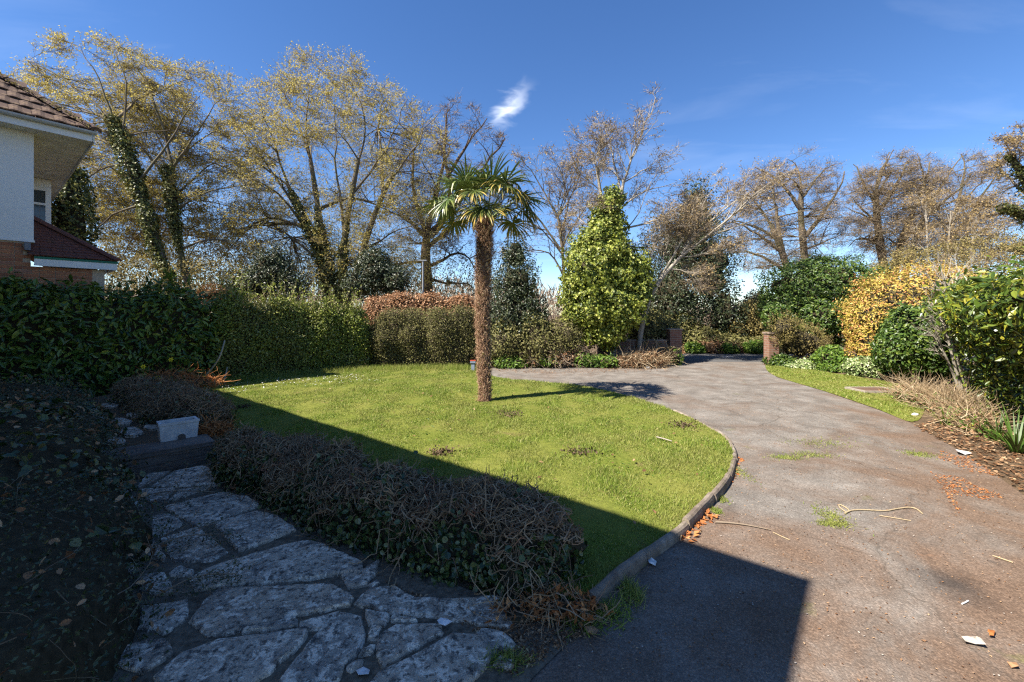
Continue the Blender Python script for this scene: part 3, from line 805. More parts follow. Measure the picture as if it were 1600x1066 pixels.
M['lead'] = plain("lead_flashing", (0.16, 0.17, 0.19), 0.6, 0.4, 0.15, 12.0)
tg = NT("window_glass"); M['glass'] = tg.bsdf((0.05, 0.065, 0.075), 0.08, 0.6)

CW = np.array((-1.106 * 8.8, 8.8, 0.0))            # the front corner of the wall
nh = thing("neighbour_house", "white rendered house with brick base and brown tiled roof behind the laurel hedge", "house", tuple(CW))
FL, SD = 7.0, 9.5                                   # wall lengths to the left and back
# brick base backing, then the render above it, set proud
LTW = 1.10                                          # width of the lean-to along D1
obj("base_wall", [boxf(CW - D1 * FL, D1 * (FL + 0), D2 * SD, UP * 3.12)], M['mortar'], nh)
obj("render_wall", [boxf(CW - D1 * FL - D2 * 0.04 + UP * 3.14, D1 * (FL + 0.04), D2 * (SD + 0.04), UP * 2.2)], M['render'], nh)
obj("bell_drip", [boxf(CW - D1 * FL - D2 * 0.055 + UP * 3.10, D1 * (FL + 0.055), D2 * (SD + 0.055), UP * 0.038)], M['render'], nh)
lean = obj("lean_to_wall", [boxf(CW + D1 * 0.002, D1 * LTW, D2 * 7.0, UP * 2.62)], M['mortar'], nh)
# bricks, one by one, on the stretch that stands clear of the hedge
def brick_mesh(L):
    x, y, z = L / 2, 0.012, 0.0325; c = 0.006
    V = []
    for sy, k in ((0.0, 0.0), (-y, 0.0), (-y - 0.004, c)):
        V += [(-x + k, sy, -z + k), (x - k, sy, -z + k), (x - k, sy, z - k), (-x + k, sy, z - k)]
    F = []
    for k in (0, 4):
        for i in range(4): F.append((k + i, k + (i + 1) % 4, k + 4 + (i + 1) % 4, k + 4 + i))
    F.append((8, 9, 10, 11))
    me = mesh_from("brick", [(np.array(V), np.array(F))]); me.materials.append(M['brick'])
    return me
BM = {0.215: brick_mesh(0.215), 0.1025: brick_mesh(0.1025)}
ang = math.atan2(D1[1], D1[0])
nb = 0
for r in range(26):
    z = 1.72 + 0.075 * r + 0.0375
    end = LTW if z < 2.60 else 0.0
    if z > 3.07: break
    s = -2.35 + (0.1125 if r % 2 else 0.0)
    k = r
    while True:
        L = 0.215 if ((k * 7 + r * 3) % 4) else 0.1025
        k += 1
        if s + L > end + 0.02: break
        c = CW + D1 * (s + L / 2) - D2 * 0.001 + UP * z
        o = bpy.data.objects.new("brick", BM[L]); COL.objects.link(o)
        o.parent = nh; o.location = Vector(c) - nh.location
        o.rotation_euler = (0, 0, ang)
        s += L + 0.01; nb += 1
# roof of the main house: eave line, soffit, fascia, gutter, tiles
EV, OVF, OVS = 5.30, 0.45, 0.86
EC = CW - D2 * OVF + D1 * OVS                        # eave corner nearest the drive
LE, LS = FL + OVS, SD + OVF
obj("soffit", [boxf(EC - D1 * LE + UP * EV, D1 * LE, D2 * LS, UP * 0.02)], M['soffit'], nh)
obj("fascia", [boxf(EC - D1 * LE + UP * (EV - 0.02) - D2 * 0.025, D1 * (LE - 0.02), D2 * 0.024, UP * 0.20)], M['upvc'], nh)
obj("side_fascia", [boxf(EC + UP * (EV - 0.02) + D1 * 0.002 + D2 * 0.0, D1 * 0.024, D2 * LS, UP * 0.20)], M['soffit'], nh)
gp = []
for k in range(7):
    an = math.pi + math.pi * k / 6; gp.append((0.062 * math.cos(an), 0.062 * math.sin(an)))
gp = gp + [(x * 0.86, y * 0.86) for x, y in gp[::-1]]
g0 = EC - D1 * LE - D2 * 0.09 + UP * (EV + 0.17); g1 = EC + D1 * 0.04 - D2 * 0.09 + UP * (EV + 0.17)
V = np.array([[e - D2 * u + UP * w for u, w in gp] for e in (g0, g1)]); m = len(gp)
A = np.arange(m)
obj("gutter", [(V.reshape(-1, 3), np.stack([A, (A + 1) % m, (A + 1) % m + m, A + m], 1)), (V[1], A[None])], M['gutter'], nh)
for sgn in (0.35, 1.3):
    e = EC - D1 * sgn - D2 * 0.09 + UP * (EV + 0.17)
    V = np.array([[e + D1 * dx - D2 * u * 1.12 + UP * w * 1.12 for u, w in gp[:7]] for dx in (-0.02, 0.02)]).reshape(-1, 3); A = np.arange(6)
    obj("gutter_clip", [(V, np.stack([A, A + 1, A + 8, A + 7], 1))], M['gutter'], nh)
TP = math.tan(math.radians(39.0)); RZ = EV + 0.20
R0 = EC - D2 * 0.05 + D1 * 0.05 + UP * RZ             # roof corner at the gutter
run = 4.6
apex = R0 - D1 * run + D2 * run + UP * run * TP
obj("roof", [(np.array([R0 - D1 * 9.0, R0, apex, apex - D1 * 4.4, R0 + D2 * 10.4, apex + D2 * 1.2]), np.array([(0, 1, 2, 3)])),
             (np.array([R0, R0 + D2 * 10.4, apex + D2 * 1.2, apex]), np.array([(0, 1, 2, 3)]))], M['tile'], nh)
sl_u = nrmz(D2 + UP * TP); sl_n = nrmz(np.cross(D1, sl_u)); 
if sl_n[2] < 0: sl_n = -sl_n
def tile_mesh(w, l, th, mat):
    # a flat interlocking tile with one shallow roll
    xs = [0, 0.06, 0.12, 0.18, w * 0.62, w]; zs = [0.0, 0.016, 0.016, 0.0, 0.0, 0.0]
    V = []
    for y, dz in ((0, 0.028), (l, 0.0)):
        for x, z in zip(xs, zs): V.append((x, y, z + dz))
    for x, z in zip(xs, zs): V.append((x, 0.0, z + 0.028 - th))
    n = 6; F = [(i, i + 1, n + i + 1, n + i) for i in range(5)] + [(i, 2 * n + i, 2 * n + i + 1, i + 1) for i in range(5)]
    me = mesh_from("roof_tile", [(np.array(V), np.array(F))]); me.materials.append(mat); return me
TM = tile_mesh(0.295, 0.40, 0.024, M['tile'])
from mathutils import Matrix
Rm = Matrix((tuple(D1), tuple(sl_u), tuple(sl_n))).transposed()
for r in range(8):
    for k in range(10):
        s = -0.02 - 0.3 * (k + 1) + (0.15 if r % 2 else 0)
        back = r * 0.33 * sl_u[:2] @ D2[:2]
        if -s - 0.3 + 0.12 < back: continue            # cut by the hip
        c = R0 + D1 * s + sl_u * (r * 0.33) + sl_n * (0.012 + random.uniform(0, 0.006))
        o = bpy.data.objects.new("roof_tile", TM); COL.objects.link(o); o.parent = nh
        o.matrix_local = Matrix.Translation(Vector(c) - nh.location) @ Rm.to_4x4()
hip = nrmz(apex - R0)
hs = nrmz(np.cross(hip, UP)); hu = np.cross(hs, hip)
for k in range(9):
    e = R0 + hip * (0.02 + k * 0.38) + hu * 0.015
    pf = [(0.13 * math.cos(a), 0.075 * math.sin(a)) for a in np.linspace(0, math.pi, 7)]
    V = np.array([[e + hip * dl + hs * x * sc + hu * y * sc for x, y in pf] for dl, sc in ((0, 1.08), (0.40, 0.92))]).reshape(-1, 3)
    A = np.arange(6)
    obj("hip_tile", [(V, np.stack([A, A + 1, A + 8, A + 7], 1)), (V[:7], np.arange(7)[None])], M['tile'], nh)
# moss along the hip
mp_ = np.array([R0 + hip * random.uniform(0.05, 3.2) + hs * random.gauss(0, 0.14) + hu * random.uniform(0.03, 0.08) for _ in range(900)])
obj("roof_moss", [leaves(mp_, np.tile(hu, (900, 1)), np.full(900, 0.045), 0.8, 'quad', 0.9, 0.2)], M['scrub'], nh, kind='stuff')
# side bay with its leaded window
B0 = CW + D2 * 4.1 + D1 * 0.045
obj("side_bay", [boxf(B0 + UP * 3.5, D1 * 0.56, D2 * 2.4, UP * 1.79)], M['render'], nh)
wf = obj("bay_window", [boxf(B0 + D1 * 0.05 - D2 * 0.03 + UP * 3.75, D1 * 0.09, D2 * 0.028, UP * 1.3), boxf(B0 + D1 * 0.45 - D2 * 0.03 + UP * 3.75, D1 * 0.09, D2 * 0.028, UP * 1.3),
                        boxf(B0 + D1 * 0.14 - D2 * 0.03 + UP * 3.75, D1 * 0.31, D2 * 0.028, UP * 0.08), boxf(B0 + D1 * 0.14 - D2 * 0.03 + UP * 4.97, D1 * 0.31, D2 * 0.028, UP * 0.08),
                        boxf(B0 + D1 * 0.14 - D2 * 0.03 + UP * 4.58, D1 * 0.31, D2 * 0.028, UP * 0.06)], M['upvc'], nh)
pn = obj("pane", [boxf(B0 + D1 * 0.14 - D2 * 0.012 + UP * 3.83, D1 * 0.31, D2 * 0.008, UP * 0.75)], M['glass'], nh)
pn.parent = wf; pn.location = (0, 0, 0)
pn = obj("pane", [boxf(B0 + D1 * 0.14 - D2 * 0.012 + UP * 4.64, D1 * 0.31, D2 * 0.008, UP * 0.33)], M['glass'], nh)
pn.parent = wf; pn.location = (0, 0, 0)
ld = []
for k in range(1, 3): ld.append(boxf(B0 + D1 * (0.14 + 0.103 * k - 0.004) - D2 * 0.018 + UP * 3.83, D1 * 0.008, D2 * 0.005, UP * 0.75))
for k in range(1, 5): ld.append(boxf(B0 + D1 * 0.14 - D2 * 0.0185 + UP * (3.83 + 0.15 * k), D1 * 0.31, D2 * 0.005, UP * 0.008))
cm = obj("leading", ld, M['lead'], nh); cm.parent = wf; cm.location = (0, 0, 0)
# lean-to roof: hipped front, stepped courses
LE0 = CW - D2 * 0.16 - D1 * 0.05 + UP * 2.83
LE1 = CW - D2 * 0.16 + D1 * (LTW + 0.20) + UP * 2.83
run2 = LTW + 0.20
tp2 = math.tan(math.radians(37.0))
apx = LE1 - D1 * run2 + D2 * run2 + UP * run2 * tp2
lr = obj("lean_to_roof", [(np.array([LE0, LE1, apx]), np.array([(0, 1, 2)])), (np.array([LE1, LE1 + D2 * 8, apx + D2 * 8, apx]), np.array([(0, 1, 2, 3)]))], M['redtile'], nh)
rows = 15
for r in range(rows):
    f0, f1 = r / rows, (r + 1.25) / rows
    if f1 > 1: f1 = 1.0
    a = LE0 + (apx - LE0) * f0; b = LE1 + (apx - LE1) * f0
    a2 = LE0 + (apx - LE0) * f1; b2 = LE1 + (apx - LE1) * f1
    nn = nrmz(np.cross(LE1 - LE0, apx - LE0)); 
    if nn[2] < 0: nn = -nn
    th = nn * 0.02
    nt_ = max(2, int(np.linalg.norm(b - a) / 0.165))
    V, F = [], []
    for k in range(nt_):
        u0, u1 = k / nt_ + 0.004, (k + 1) / nt_ - 0.004
        j = random.uniform(-0.004, 0.005) * nn
        base = len(V)
        V += [a + (b - a) * u0 + th + j, a + (b - a) * u1 + th + j, a2 + (b2 - a2) * u1 + th * 0.2, a2 + (b2 - a2) * u0 + th * 0.2, a + (b - a) * u0 + j, a + (b - a) * u1 + j]
        F += [(base, base + 1, base + 2, base + 3), (base, base + 4, base + 5, base + 1)]
    c = obj("tile_course", [(np.array(V), np.array(F))], M['redtile'], nh)
    c.parent = lr; c.location = (0, 0, 0)
hip2 = nrmz(apx - LE1); hs2 = nrmz(np.cross(hip2, UP)); hu2 = np.cross(hs2, hip2)
for k in range(6):
    e = LE1 + hip2 * (k * 0.36) + hu2 * 0.012
    pf = [(0.10 * math.cos(a_), 0.05 * math.sin(a_)) for a_ in np.linspace(0, math.pi, 6)]
    V = np.array([[e + hip2 * dl + hs2 * x * sc + hu2 * y * sc for x, y in pf] for dl, sc in ((0, 1.06), (0.38, 0.94))]).reshape(-1, 3)
    A = np.arange(5)
    c = obj("hip_tile", [(V, np.stack([A, A + 1, A + 7, A + 6], 1)), (V[:6], np.arange(6)[None])], M['redtile'], nh)
    c.parent = lr; c.location = (0, 0, 0)
obj("lean_to_fascia", [boxf(LE0 + D1 * 0.09 + D2 * 0.03 - UP * 0.20, D1 * (LTW + 0.19 - 0.05), D2 * 0.025, UP * 0.14)], M['upvc'], nh)
obj("lean_to_side_fascia", [boxf(LE1 + D2 * 0.05 - D1 * 0.03 - UP * 0.20, D1 * 0.025, D2 * 7.5, UP * 0.14)], M['upvc'], nh)
obj("green_batten", [boxf(LE0 + D1 * 0.09 + D2 * 0.02 - UP * 0.058, D1 * (LTW + 0.22 - 0.05), D2 * 0.03, UP * 0.045)], M['green'], nh)
obj("lean_to_soffit", [boxf(LE0 + D1 * 0.09 + D2 * 0.056 - UP * 0.19, D1 * (LTW + 0.08), D2 * 0.10, UP * 0.02)], M['soffit'], nh)
obj("flashing", [boxf(LE0 - D1 * 0.04 + D2 * 0.02 + UP * 0.10, D1 * 0.085, D2 * 0.10, UP * 0.15)], M['lead'], nh)

# ------------------------------------------------------------------ the house beside the camera, out of frame, whose shade falls on path and lawn
EH = 5.2
sh = EH / math.tan(SUN_EL)
cs = np.array((1.86, 2.69, 0.0)) - np.array((LX, LY, 0)) * sh          # eave corner
oh = thing("own_house", "two storey rendered house left of the viewpoint shading the path", "house", tuple(cs))
w0 = cs - D1 * 0.5 + D2 * 0.5                                           # wall corner under the eaves
HL, HD = 11.0, 9.0
obj("wall", [boxf(w0 - D1 * HD, D1 * HD, D2 * HL, UP * (EH - 0.12))], M['render'], oh)
obj("eaves", [boxf(cs - D1 * (HD + 1.0) + UP * (EH - 0.12), D1 * (HD + 1.0), D2 * (HL + 1.0), UP * 0.12)], M['soffit'], oh)
b0 = cs + UP * (EH + 0.002); b1 = cs + D2 * (HL + 1) + UP * (EH + 0.002); b2 = b1 - D1 * (HD + 1); b3_ = b0 - D1 * (HD + 1)
ra = cs - D1 * 5 + D2 * 5 + UP * (EH + 3.6); rb = cs - D1 * 5 + D2 * 7 + UP * (EH + 3.6)
obj("roof", [(np.array([b0, b1, rb, ra]), np.array([(0, 1, 2, 3)])), (np.array([b2, b3_, ra, rb]), np.array([(0, 1, 2, 3)])), (np.array([b3_, b0, ra]), np.array([(0, 1, 2)])), (np.array([b1, b2, rb]), np.array([(0, 1, 2)]))], M['tile'], oh)
for z in (0.9, 3.3):
    for s in (1.6, 5.0, 8.6):
        w = obj("window", [boxf(w0 + D2 * s + D1 * 0.003 + UP * z, D2 * 1.5, D1 * 0.05, UP * 1.2)], M['upvc'], oh)
        p_ = obj("pane", [boxf(w0 + D2 * (s + 0.08) + D1 * 0.056 + UP * (z + 0.08), D2 * 1.34, D1 * 0.006, UP * 1.04)], M['glass'], oh)
        p_.parent = w; p_.location = (0, 0, 0)

# ------------------------------------------------------------------ vegetation builders
def sweep(path, hw, h, prof_n=14, pw=0.45, disp=0.12, dsc=1.6, seed=0.0, lean=None, z0=-0.05, ends=True):
    """hedge body: path (M,2), half width and height per point, rounded-box section"""
    path = np.asarray(path, float); Mn = len(path)
    hw = np.broadcast_to(np.asarray(hw, float), (Mn,)).copy(); h = np.broadcast_to(np.asarray(h, float), (Mn,)).copy()
    tg = nrmz(np.gradient(path, axis=0)); nn = np.column_stack([tg[:, 1], -tg[:, 0]])
    th = np.linspace(0, np.pi, prof_n)
    cx = np.sign(np.cos(th)) * np.abs(np.cos(th)) ** pw; sz = np.abs(np.sin(th)) ** pw
    if ends:
        f = np.ones(Mn); f[0] = f[-1] = 0.08
        if Mn > 6: f[1] = f[-2] = 0.75
    else: f = np.ones(Mn)
    V = np.zeros((Mn, prof_n, 3))
    V[:, :, :2] = path[:, None, :] + nn[:, None, :] * (hw * f)[:, None, None] * cx[None, :, None]
    V[:, :, 2] = z0 + (h * (0.55 + 0.45 * f))[:, None] * sz[None, :]
    if lean is not None:
        k = lean * (V[:, :, 2] / h[:, None]) ** 2
        V[:, :, :2] += nn[:, None, :] * k[:, :, None]
    c = np.concatenate([path, (h * 0.5)[:, None]], 1)
    N = nrmz(V - c[:, None, :])
    V += N * (disp * (0.7 * wav(V, dsc, seed) + 0.3 * wav(V, dsc * 3, seed + 1)))[..., None]
    idx = np.arange(Mn * prof_n).reshape(Mn, prof_n); A, B = idx[:-1], idx[1:]
    F = np.stack((A[:, :-1], A[:, 1:], B[:, 1:], B[:, :-1]), -1).reshape(-1, 4)
    V = V.reshape(-1, 3)
    a, b, c2 = V[F[:, 0]], V[F[:, 1]], V[F[:, 2]]
    n = np.cross(b - a, c2 - a); ctr = (a + c2) / 2; mid = np.array([path.mean(0)[0], path.mean(0)[1], 0.3])
    if ((n * (ctr - np.concatenate([np.repeat(path[:-1], prof_n - 1, 0), np.full((len(F), 1), 0.3)], 1))).sum(1) > 0).mean() < 0.5: F = F[:, ::-1]
    return V, F
def shrink(V, F, d):
    nv = np.zeros_like(V)
    a, b, c = V[F[:, 0]], V[F[:, 1]], V[F[:, 2]]
    n = nrmz(np.cross(b - a, c - a))
    for k in range(F.shape[1]): np.add.at(nv, F[:, k], n)
    return V - nrmz(nv) * d
def uvs(nu=20, nv=12):
    a = np.arange(nu) / nu * 2 * np.pi; b = np.linspace(0.02, np.pi - 0.02, nv)
    V = np.array([[(math.sin(t) * math.cos(p), math.sin(t) * math.sin(p), math.cos(t)) for p in a] for t in b])
    idx = np.arange(nu * nv).reshape(nv, nu); A, B = idx[:-1], idx[1:]
    F = np.stack((A, B, np.roll(B, -1, 1), np.roll(A, -1, 1)), -1).reshape(-1, 4)
    return V.reshape(-1, 3), F
_SV, _SF = uvs()
def blobs(ells, n, rng, rough=0.2, rs=1.2, depth=0.12, seed=0.0, cut=0.86, zmin=0.03):
    """leaf positions over a union of lumpy ellipsoids -> pos, normal, core parts"""
    ells = [(np.asarray(c, float), np.asarray(r, float)) for c, r in ells]
    w = np.array([(r[0] * r[1] + r[1] * r[2] + r[0] * r[2]) for c, r in ells]); w /= w.sum()
    P_, N_, core = [], [], []
    for i, (c, r) in enumerate(ells):
        m = int(n * w[i] * 2.2)
        d = nrmz(rng.normal(size=(m, 3)))
        vd = nrmz(np.array([0, 0, CAMH + 1.5]) - c)
        keep = ((d * vd).sum(1) > -0.35) | (rng.uniform(size=m) < 0.25); d = d[keep]
        base = c + d * r
        k = 1 + rough * (0.6 * wav(base, rs, seed + i) + 0.45 * wav(base, rs * 2.6, seed + i + 3) + 0.3 * wav(base, rs * 6.0, seed + 9))
        p = c + d * r * (k * (1 - depth * rng.exponential(0.5, len(d)).clip(0, 2.5)) + 0.03 * rng.normal(size=len(d)))[:, None]
        ok = p[:, 2] > zmin
        for j, (c2, r2) in enumerate(ells):
            if j != i: ok &= (((p - c2) / r2) ** 2).sum(1) > cut ** 2
        P_.append(p[ok]); N_.append(nrmz(d / r)[ok])
        q = c + _SV * r
        kk = 1 + rough * (0.6 * wav(q, rs, seed + i) + 0.45 * wav(q, rs * 2.6, seed + i + 3) - 0.25)
        core.append((c + _SV * r * (kk * (0.80 - depth * 0.5))[:, None], _SF))
    P_ = np.concatenate(P_); N_ = np.concatenate(N_)
    if len(P_) > n:
        s = rng.choice(len(P_), n, replace=False); P_, N_ = P_[s], N_[s]
    return P_, N_, core
def shrub(name, label, cat, ells, n, size, mat, seed, asp=0.5, kind='quad', rough=0.22, rs=1.2, depth=0.12, jit=0.7, up=0.3, core=True, group=None, sprigs=0, stem=True, coremat=None, cut=0.86, down=0.0):
    rng = np.random.default_rng(seed)
    p, n_, cr = blobs(ells, n, rng, rough, rs, depth, seed * 0.37, cut)
    base = np.mean([c for c, r in ells], 0)
    t = thing(name, label, cat, (base[0], base[1], 0), group)
    parts = [leaves(p, n_, np.full(len(p), size), asp, kind, jit, up, down, rng)]
    if sprigs:
        s = rng.choice(len(p), sprigs)
        d = nrmz(n_[s] + np.array([0, 0, 0.9]) + 0.4 * rng.normal(size=(sprigs, 3)))
        L = rng.uniform(0.1, 0.45, sprigs) * size * 6
        q0 = p[s]; 
        for k in range(5):
            parts.append(leaves(q0 + d * (L * (0.3 + 0.17 * k))[:, None], d, np.full(sprigs, size * 0.8), asp, kind, 1.0, 0.2, 0, rng))
        obj("shoots", [slivers(q0, q0 + d * L[:, None], np.full(sprigs, size * 0.06))], M['browntwig'], t, kind='stuff')
    obj("foliage", parts, mat, t)
    if core: obj("opaque_core", cr, coremat or M['core'], t, smooth=True, kind='stuff')  # solid lumps added inside so no light leaks through the leaves
    if stem:
        st_ = []
        for c, r in ells[:4]:
            c = np.asarray(c); 
            st_ += tube1(resample(np.array([(base[0] + rng.normal() * 0.1, base[1] + rng.normal() * 0.1, -0.02), (base[0] * 0.5 + c[0] * 0.5, base[1] * 0.5 + c[1] * 0.5, c[2] * 0.5), c]), 6), np.linspace(0.035, 0.012, 6), 5)
        obj("stem", st_, M['bark'], t)
    return t
def hedge_thing(name, label, cat, V, F, n, size, mat, seed, asp=0.45, kind='quad', off=0.05, shrinkd=0.14, jit=0.7, up=0.25, sprig=None, group=None, cmat=None, twigs=0, down=0.0):
    rng = np.random.default_rng(seed)
    c0 = V.mean(0)
    t = thing(name, label, cat, (c0[0], c0[1], 0), group)
    p, nn = samp(V, F, n, rng, 0.2)
    p = p + nn * (off * rng.normal(size=(n, 1)) - 0.6 * off * rng.exponential(1.0, (n, 1)))
    ok = p[:, 2] > 0.02; p, nn = p[ok], nn[ok]
    parts = [leaves(p, nn, np.full(len(p), size), asp, kind, jit, up, down, rng)]
    if sprig:
        ns, ln, ls = sprig
        top = np.where(nn[:, 2] > 0.5)[0]
        s = rng.choice(top, ns)
        d = nrmz(np.column_stack([rng.normal(size=(ns, 2)) * 0.25, np.ones(ns)]))
        L = rng.uniform(0.25, 1.0, ns) ** 1.5 * ln
        tw = spikes(p[s], p[s] + d * L[:, None], np.full(ns, 0.006))
        obj("shoots", [tw], M['twig'], t, kind='stuff')
        for k in range(8):
            q = p[s] + d * (L * (0.15 + 0.11 * k))[:, None]
            parts.append(leaves(q, d * 0.3 + rng.normal(size=(ns, 3)), np.full(ns, ls), 0.5, 'quad', 0.8, 0.3, 0, rng))
    obj("foliage", parts, mat, t)
    if twigs:
        q, qn = samp(V, F, twigs, rng, 0.2)
        q0 = q - qn * 0.15; d = nrmz(qn + 0.9 * rng.normal(size=(twigs, 3)))
        obj("twigs", [slivers(q0, q0 + d * rng.uniform(0.12, 0.34, twigs)[:, None], np.full(twigs, 0.004))], M['browntwig'], t)
    obj("opaque_core", [(shrink(V, F, shrinkd), F)], cmat or M['core'], t, smooth=True)  # solid body added within the hedge to block light leaking through
    return t

# ---- branching
def grow(par, n, t0, t1, ang, lenf, K, jit, trop, env, rng, rfac=0.62, lmin=0.15, flat=1.0):
    Pp, Rp, Lp = par
    N, Kp, _ = Pp.shape
    idx = np.repeat(np.arange(N), n)
    m = len(idx)
    t = t0 + (t1 - t0) * ((np.tile(np.arange(n), N) + rng.uniform(size=m)) / n)
    f = t * (Kp - 1); i0 = np.minimum(f.astype(int), Kp - 2); w = (f - i0)[:, None]
    pos = Pp[idx, i0] * (1 - w) + Pp[idx, i0 + 1] * w
    tan = nrmz(Pp[idx, i0 + 1] - Pp[idx, i0])
    rad = Rp[idx, i0] * (1 - w[:, 0]) + Rp[idx, i0 + 1] * w[:, 0]
    r = rng.normal(size=(m, 3)); side = nrmz(r - (r * tan).sum(1, keepdims=True) * tan)
    a = rng.uniform(ang[0], ang[1], m)[:, None]
    d = np.cos(a) * tan + np.sin(a) * side
    d[:, 2] *= flat; d = nrmz(d)
    L = Lp[idx] * lenf * (1.15 - 0.6 * t) * rng.uniform(0.6, 1.25, m)
    if env is not None:
        c, R = env
        o = (pos - c) / R; e = d / R
        A = (e * e).sum(1); B = 2 * (o * e).sum(1); C = (o * o).sum(1) - 1
        disc = np.maximum(B * B - 4 * A * C, 0)
        dist = np.where(C < 0, (-B + np.sqrt(disc)) / (2 * A), 0.0)
        L = np.minimum(L, np.maximum(dist * rng.uniform(0.8, 1.08, m), 0.22 * L))
    L = np.maximum(L, lmin)
    out = np.zeros((m, K, 3)); out[:, 0] = pos; p = pos.copy()
    for k in range(1, K):
        d = nrmz(d + jit * rng.normal(size=(m, 3)) + np.array([0, 0, trop]))
        p = p + d * (L / (K - 1))[:, None]; out[:, k] = p
    r0 = np.minimum(rad * rfac, 0.5 * rad + 0.02)
    R_ = r0[:, None] * np.linspace(1, 0.35, K)[None]
    return out, R_, L
def rot_about(poly, base, ang, sc=1.0):
    c, s = math.cos(ang), math.sin(ang)
    d = (poly - base) * sc
    return base + np.column_stack([d[:, 0] * c - d[:, 1] * s, d[:, 0] * s + d[:, 1] * c, d[:, 2]])
def tree(name, label, Y, trunks, limbs, env_px, seed, bark, twigm, leafm, nleaf=20000, lsize=0.07, lv=((9, 0.5), (7, 0.5), (6, 0.45)), twn=4, twl=0.45, rot=3, trop=0.06, jit=0.14,
         ang=(0.45, 1.0), trunk_r=0.2, limb_r=0.12, rmin=0.006, depthr=0.8, group=None, cat="tree", leafkind='tri', twr=0.0055, asp=0.6, fullrot=True, tl0=0.15, flat=0.65, auto=0, fill=0, back=0.0):
    rng = np.random.default_rng(seed)
    T = [np.array([P(x, y, Y + (q[2] if len(q) > 2 else 0)) for q in tr for x, y in [q[:2]]]) for tr in trunks]
    Lm = [np.array([P(x, y, Y + (q[2] if len(q) > 2 else 0)) for q in lb for x, y in [q[:2]]]) for lb in limbs]
    base = T[0][0].copy(); base[2] = 0
    t = thing(name, label, cat, tuple(base), group)
    R = np.array([env_px[2] / FPX * Y, env_px[2] / FPX * Y * depthr, env_px[3] / FPX * Y]); Yc = Y + back * R[1]
    c = P(env_px[0], env_px[1], Yc); R = R * Yc / Y
    env = (c, R)
    parts = []
    K0 = 9
    for tr in T:
        tr = tr.copy()
        if tr[0, 2] > 0.1: tr = np.vstack([[tr[0, 0] - (tr[1, 0] - tr[0, 0]) * 0.2, tr[0, 1], -0.05], tr])
        q = resample(tr, 14)
        rr = trunk_r * np.linspace(1.12, 0.55, 14); rr[0] *= 1.3
        rr = rr * (1 + 0.06 * np.sin(np.arange(14) * 2.1 + seed))
        parts += tube1(q, rr, 9, cap=False)
    obj("trunk", parts, bark, t, smooth=True)
    L0 = list(Lm)
    TR = np.concatenate([resample(np.concatenate([tr[:1] * 0.5 + tr[1:2] * 0.5, tr[1:]]), 10) for tr in T])
    for k in range(auto):                       # limbs that fill the crown evenly
        while True:
            e = nrmz(rng.normal(size=3)) * np.array([1, 1, 1.0]) * rng.uniform(0.55, 0.98)
            if e[2] > -0.62: break
        g = c + e * R
        cand = TR[TR[:, 2] < g[2] + 0.15 * R[2]]
        if len(cand) < 3: cand = TR[np.argsort(TR[:, 2])[:4]]
        s0 = cand[np.argmin(np.linalg.norm(cand - g, axis=1) * rng.uniform(0.7, 1.3, len(cand)))]
        v = g - s0
        L0.append(np.array([s0, s0 + v * 0.35 + np.array([0, 0, abs(v[2]) * 0.06 + 0.05 * np.linalg.norm(v[:2])]), s0 + v * 0.7 + np.array([0, 0, 0.05 * np.linalg.norm(v[:2])]), g]))
    for k in range(rot):
        for lb in Lm:
            b = lb[0].copy()
            a = rng.uniform(0.9, 2.4) * (1 if k % 2 == 0 else -1) if fullrot else rng.uniform(-0.9, 0.9)
            L0.append(rot_about(lb, b, a, rng.uniform(0.75, 1.0)))
    A = np.stack([resample(l, K0) for l in L0])
    wob = rng.normal(size=A.shape) * (np.linalg.norm(A[:, -1] - A[:, 0], axis=1)[:, None, None] * 0.014) * np.linspace(0, 1, K0)[None, :, None]
    A = A + wob
    Ls = np.linalg.norm(np.diff(A, axis=1), axis=2).sum(1)
    RR = (limb_r * np.clip(Ls / Ls.max(), 0.45, 1))[:, None] * np.linspace(1, 0.22, K0)[None]
    lev = [(A, RR, Ls)]
    bp = tubes(A, RR, 6)
    cur = lev[0]
    sides = (5, 3, 3) if fill else (5, 4, 3); Ks = (6, 4, 3) if fill else (6, 4, 4)
    for i, (n, lf) in enumerate(lv):
        if i == 0 and fill:                     # boughs that reach out evenly through the crown's volume
            e = nrmz(rng.normal(size=(fill * 3, 3))) * (rng.uniform(0.12, 1.0, (fill * 3, 1)) ** 0.42)
            e = e[e[:, 2] > -0.80][:fill]
            g = c + e * R
            LP = A[:, 2:].reshape(-1, 3); LR = RR[:, 2:].reshape(-1)
            dv = g[:, None, :] - LP[None]
            dist = np.linalg.norm(dv, axis=2)
            cost = dist * (1 + 0.5 * np.clip(-dv[..., 2] / np.maximum(dist, 1e-6), 0, 1)) * rng.uniform(0.85, 1.3, dist.shape) + 0.25 * np.abs(dist - 0.12 * R.mean())
            b = cost.argmin(1); s0 = LP[b]; v_ = g - s0; K1 = 7
            tt = np.linspace(0, 1, K1)[None, :, None]
            outw = nrmz(v_ * np.array([1, 1, 0.2]))
            q = s0[:, None] + v_[:, None] * tt + (outw[:, None] * 0.06 + np.array([0, 0, 0.05])) * (np.linalg.norm(v_, axis=1)[:, None, None]) * np.sin(tt * np.pi)
            q = q + rng.normal(size=q.shape) * 0.02 * np.linalg.norm(v_, axis=1)[:, None, None] * tt
            r0 = np.minimum(LR[b] * 0.6, 0.012 + 0.012 * np.linalg.norm(v_, axis=1))
            Lf = np.linalg.norm(np.diff(q, axis=1), axis=2).sum(1)
            cur = (q, np.maximum(r0[:, None] * np.linspace(1, 0.3, K1)[None], rmin), np.clip(Lf, 0.12 * R.mean(), 0.5 * R.mean()))
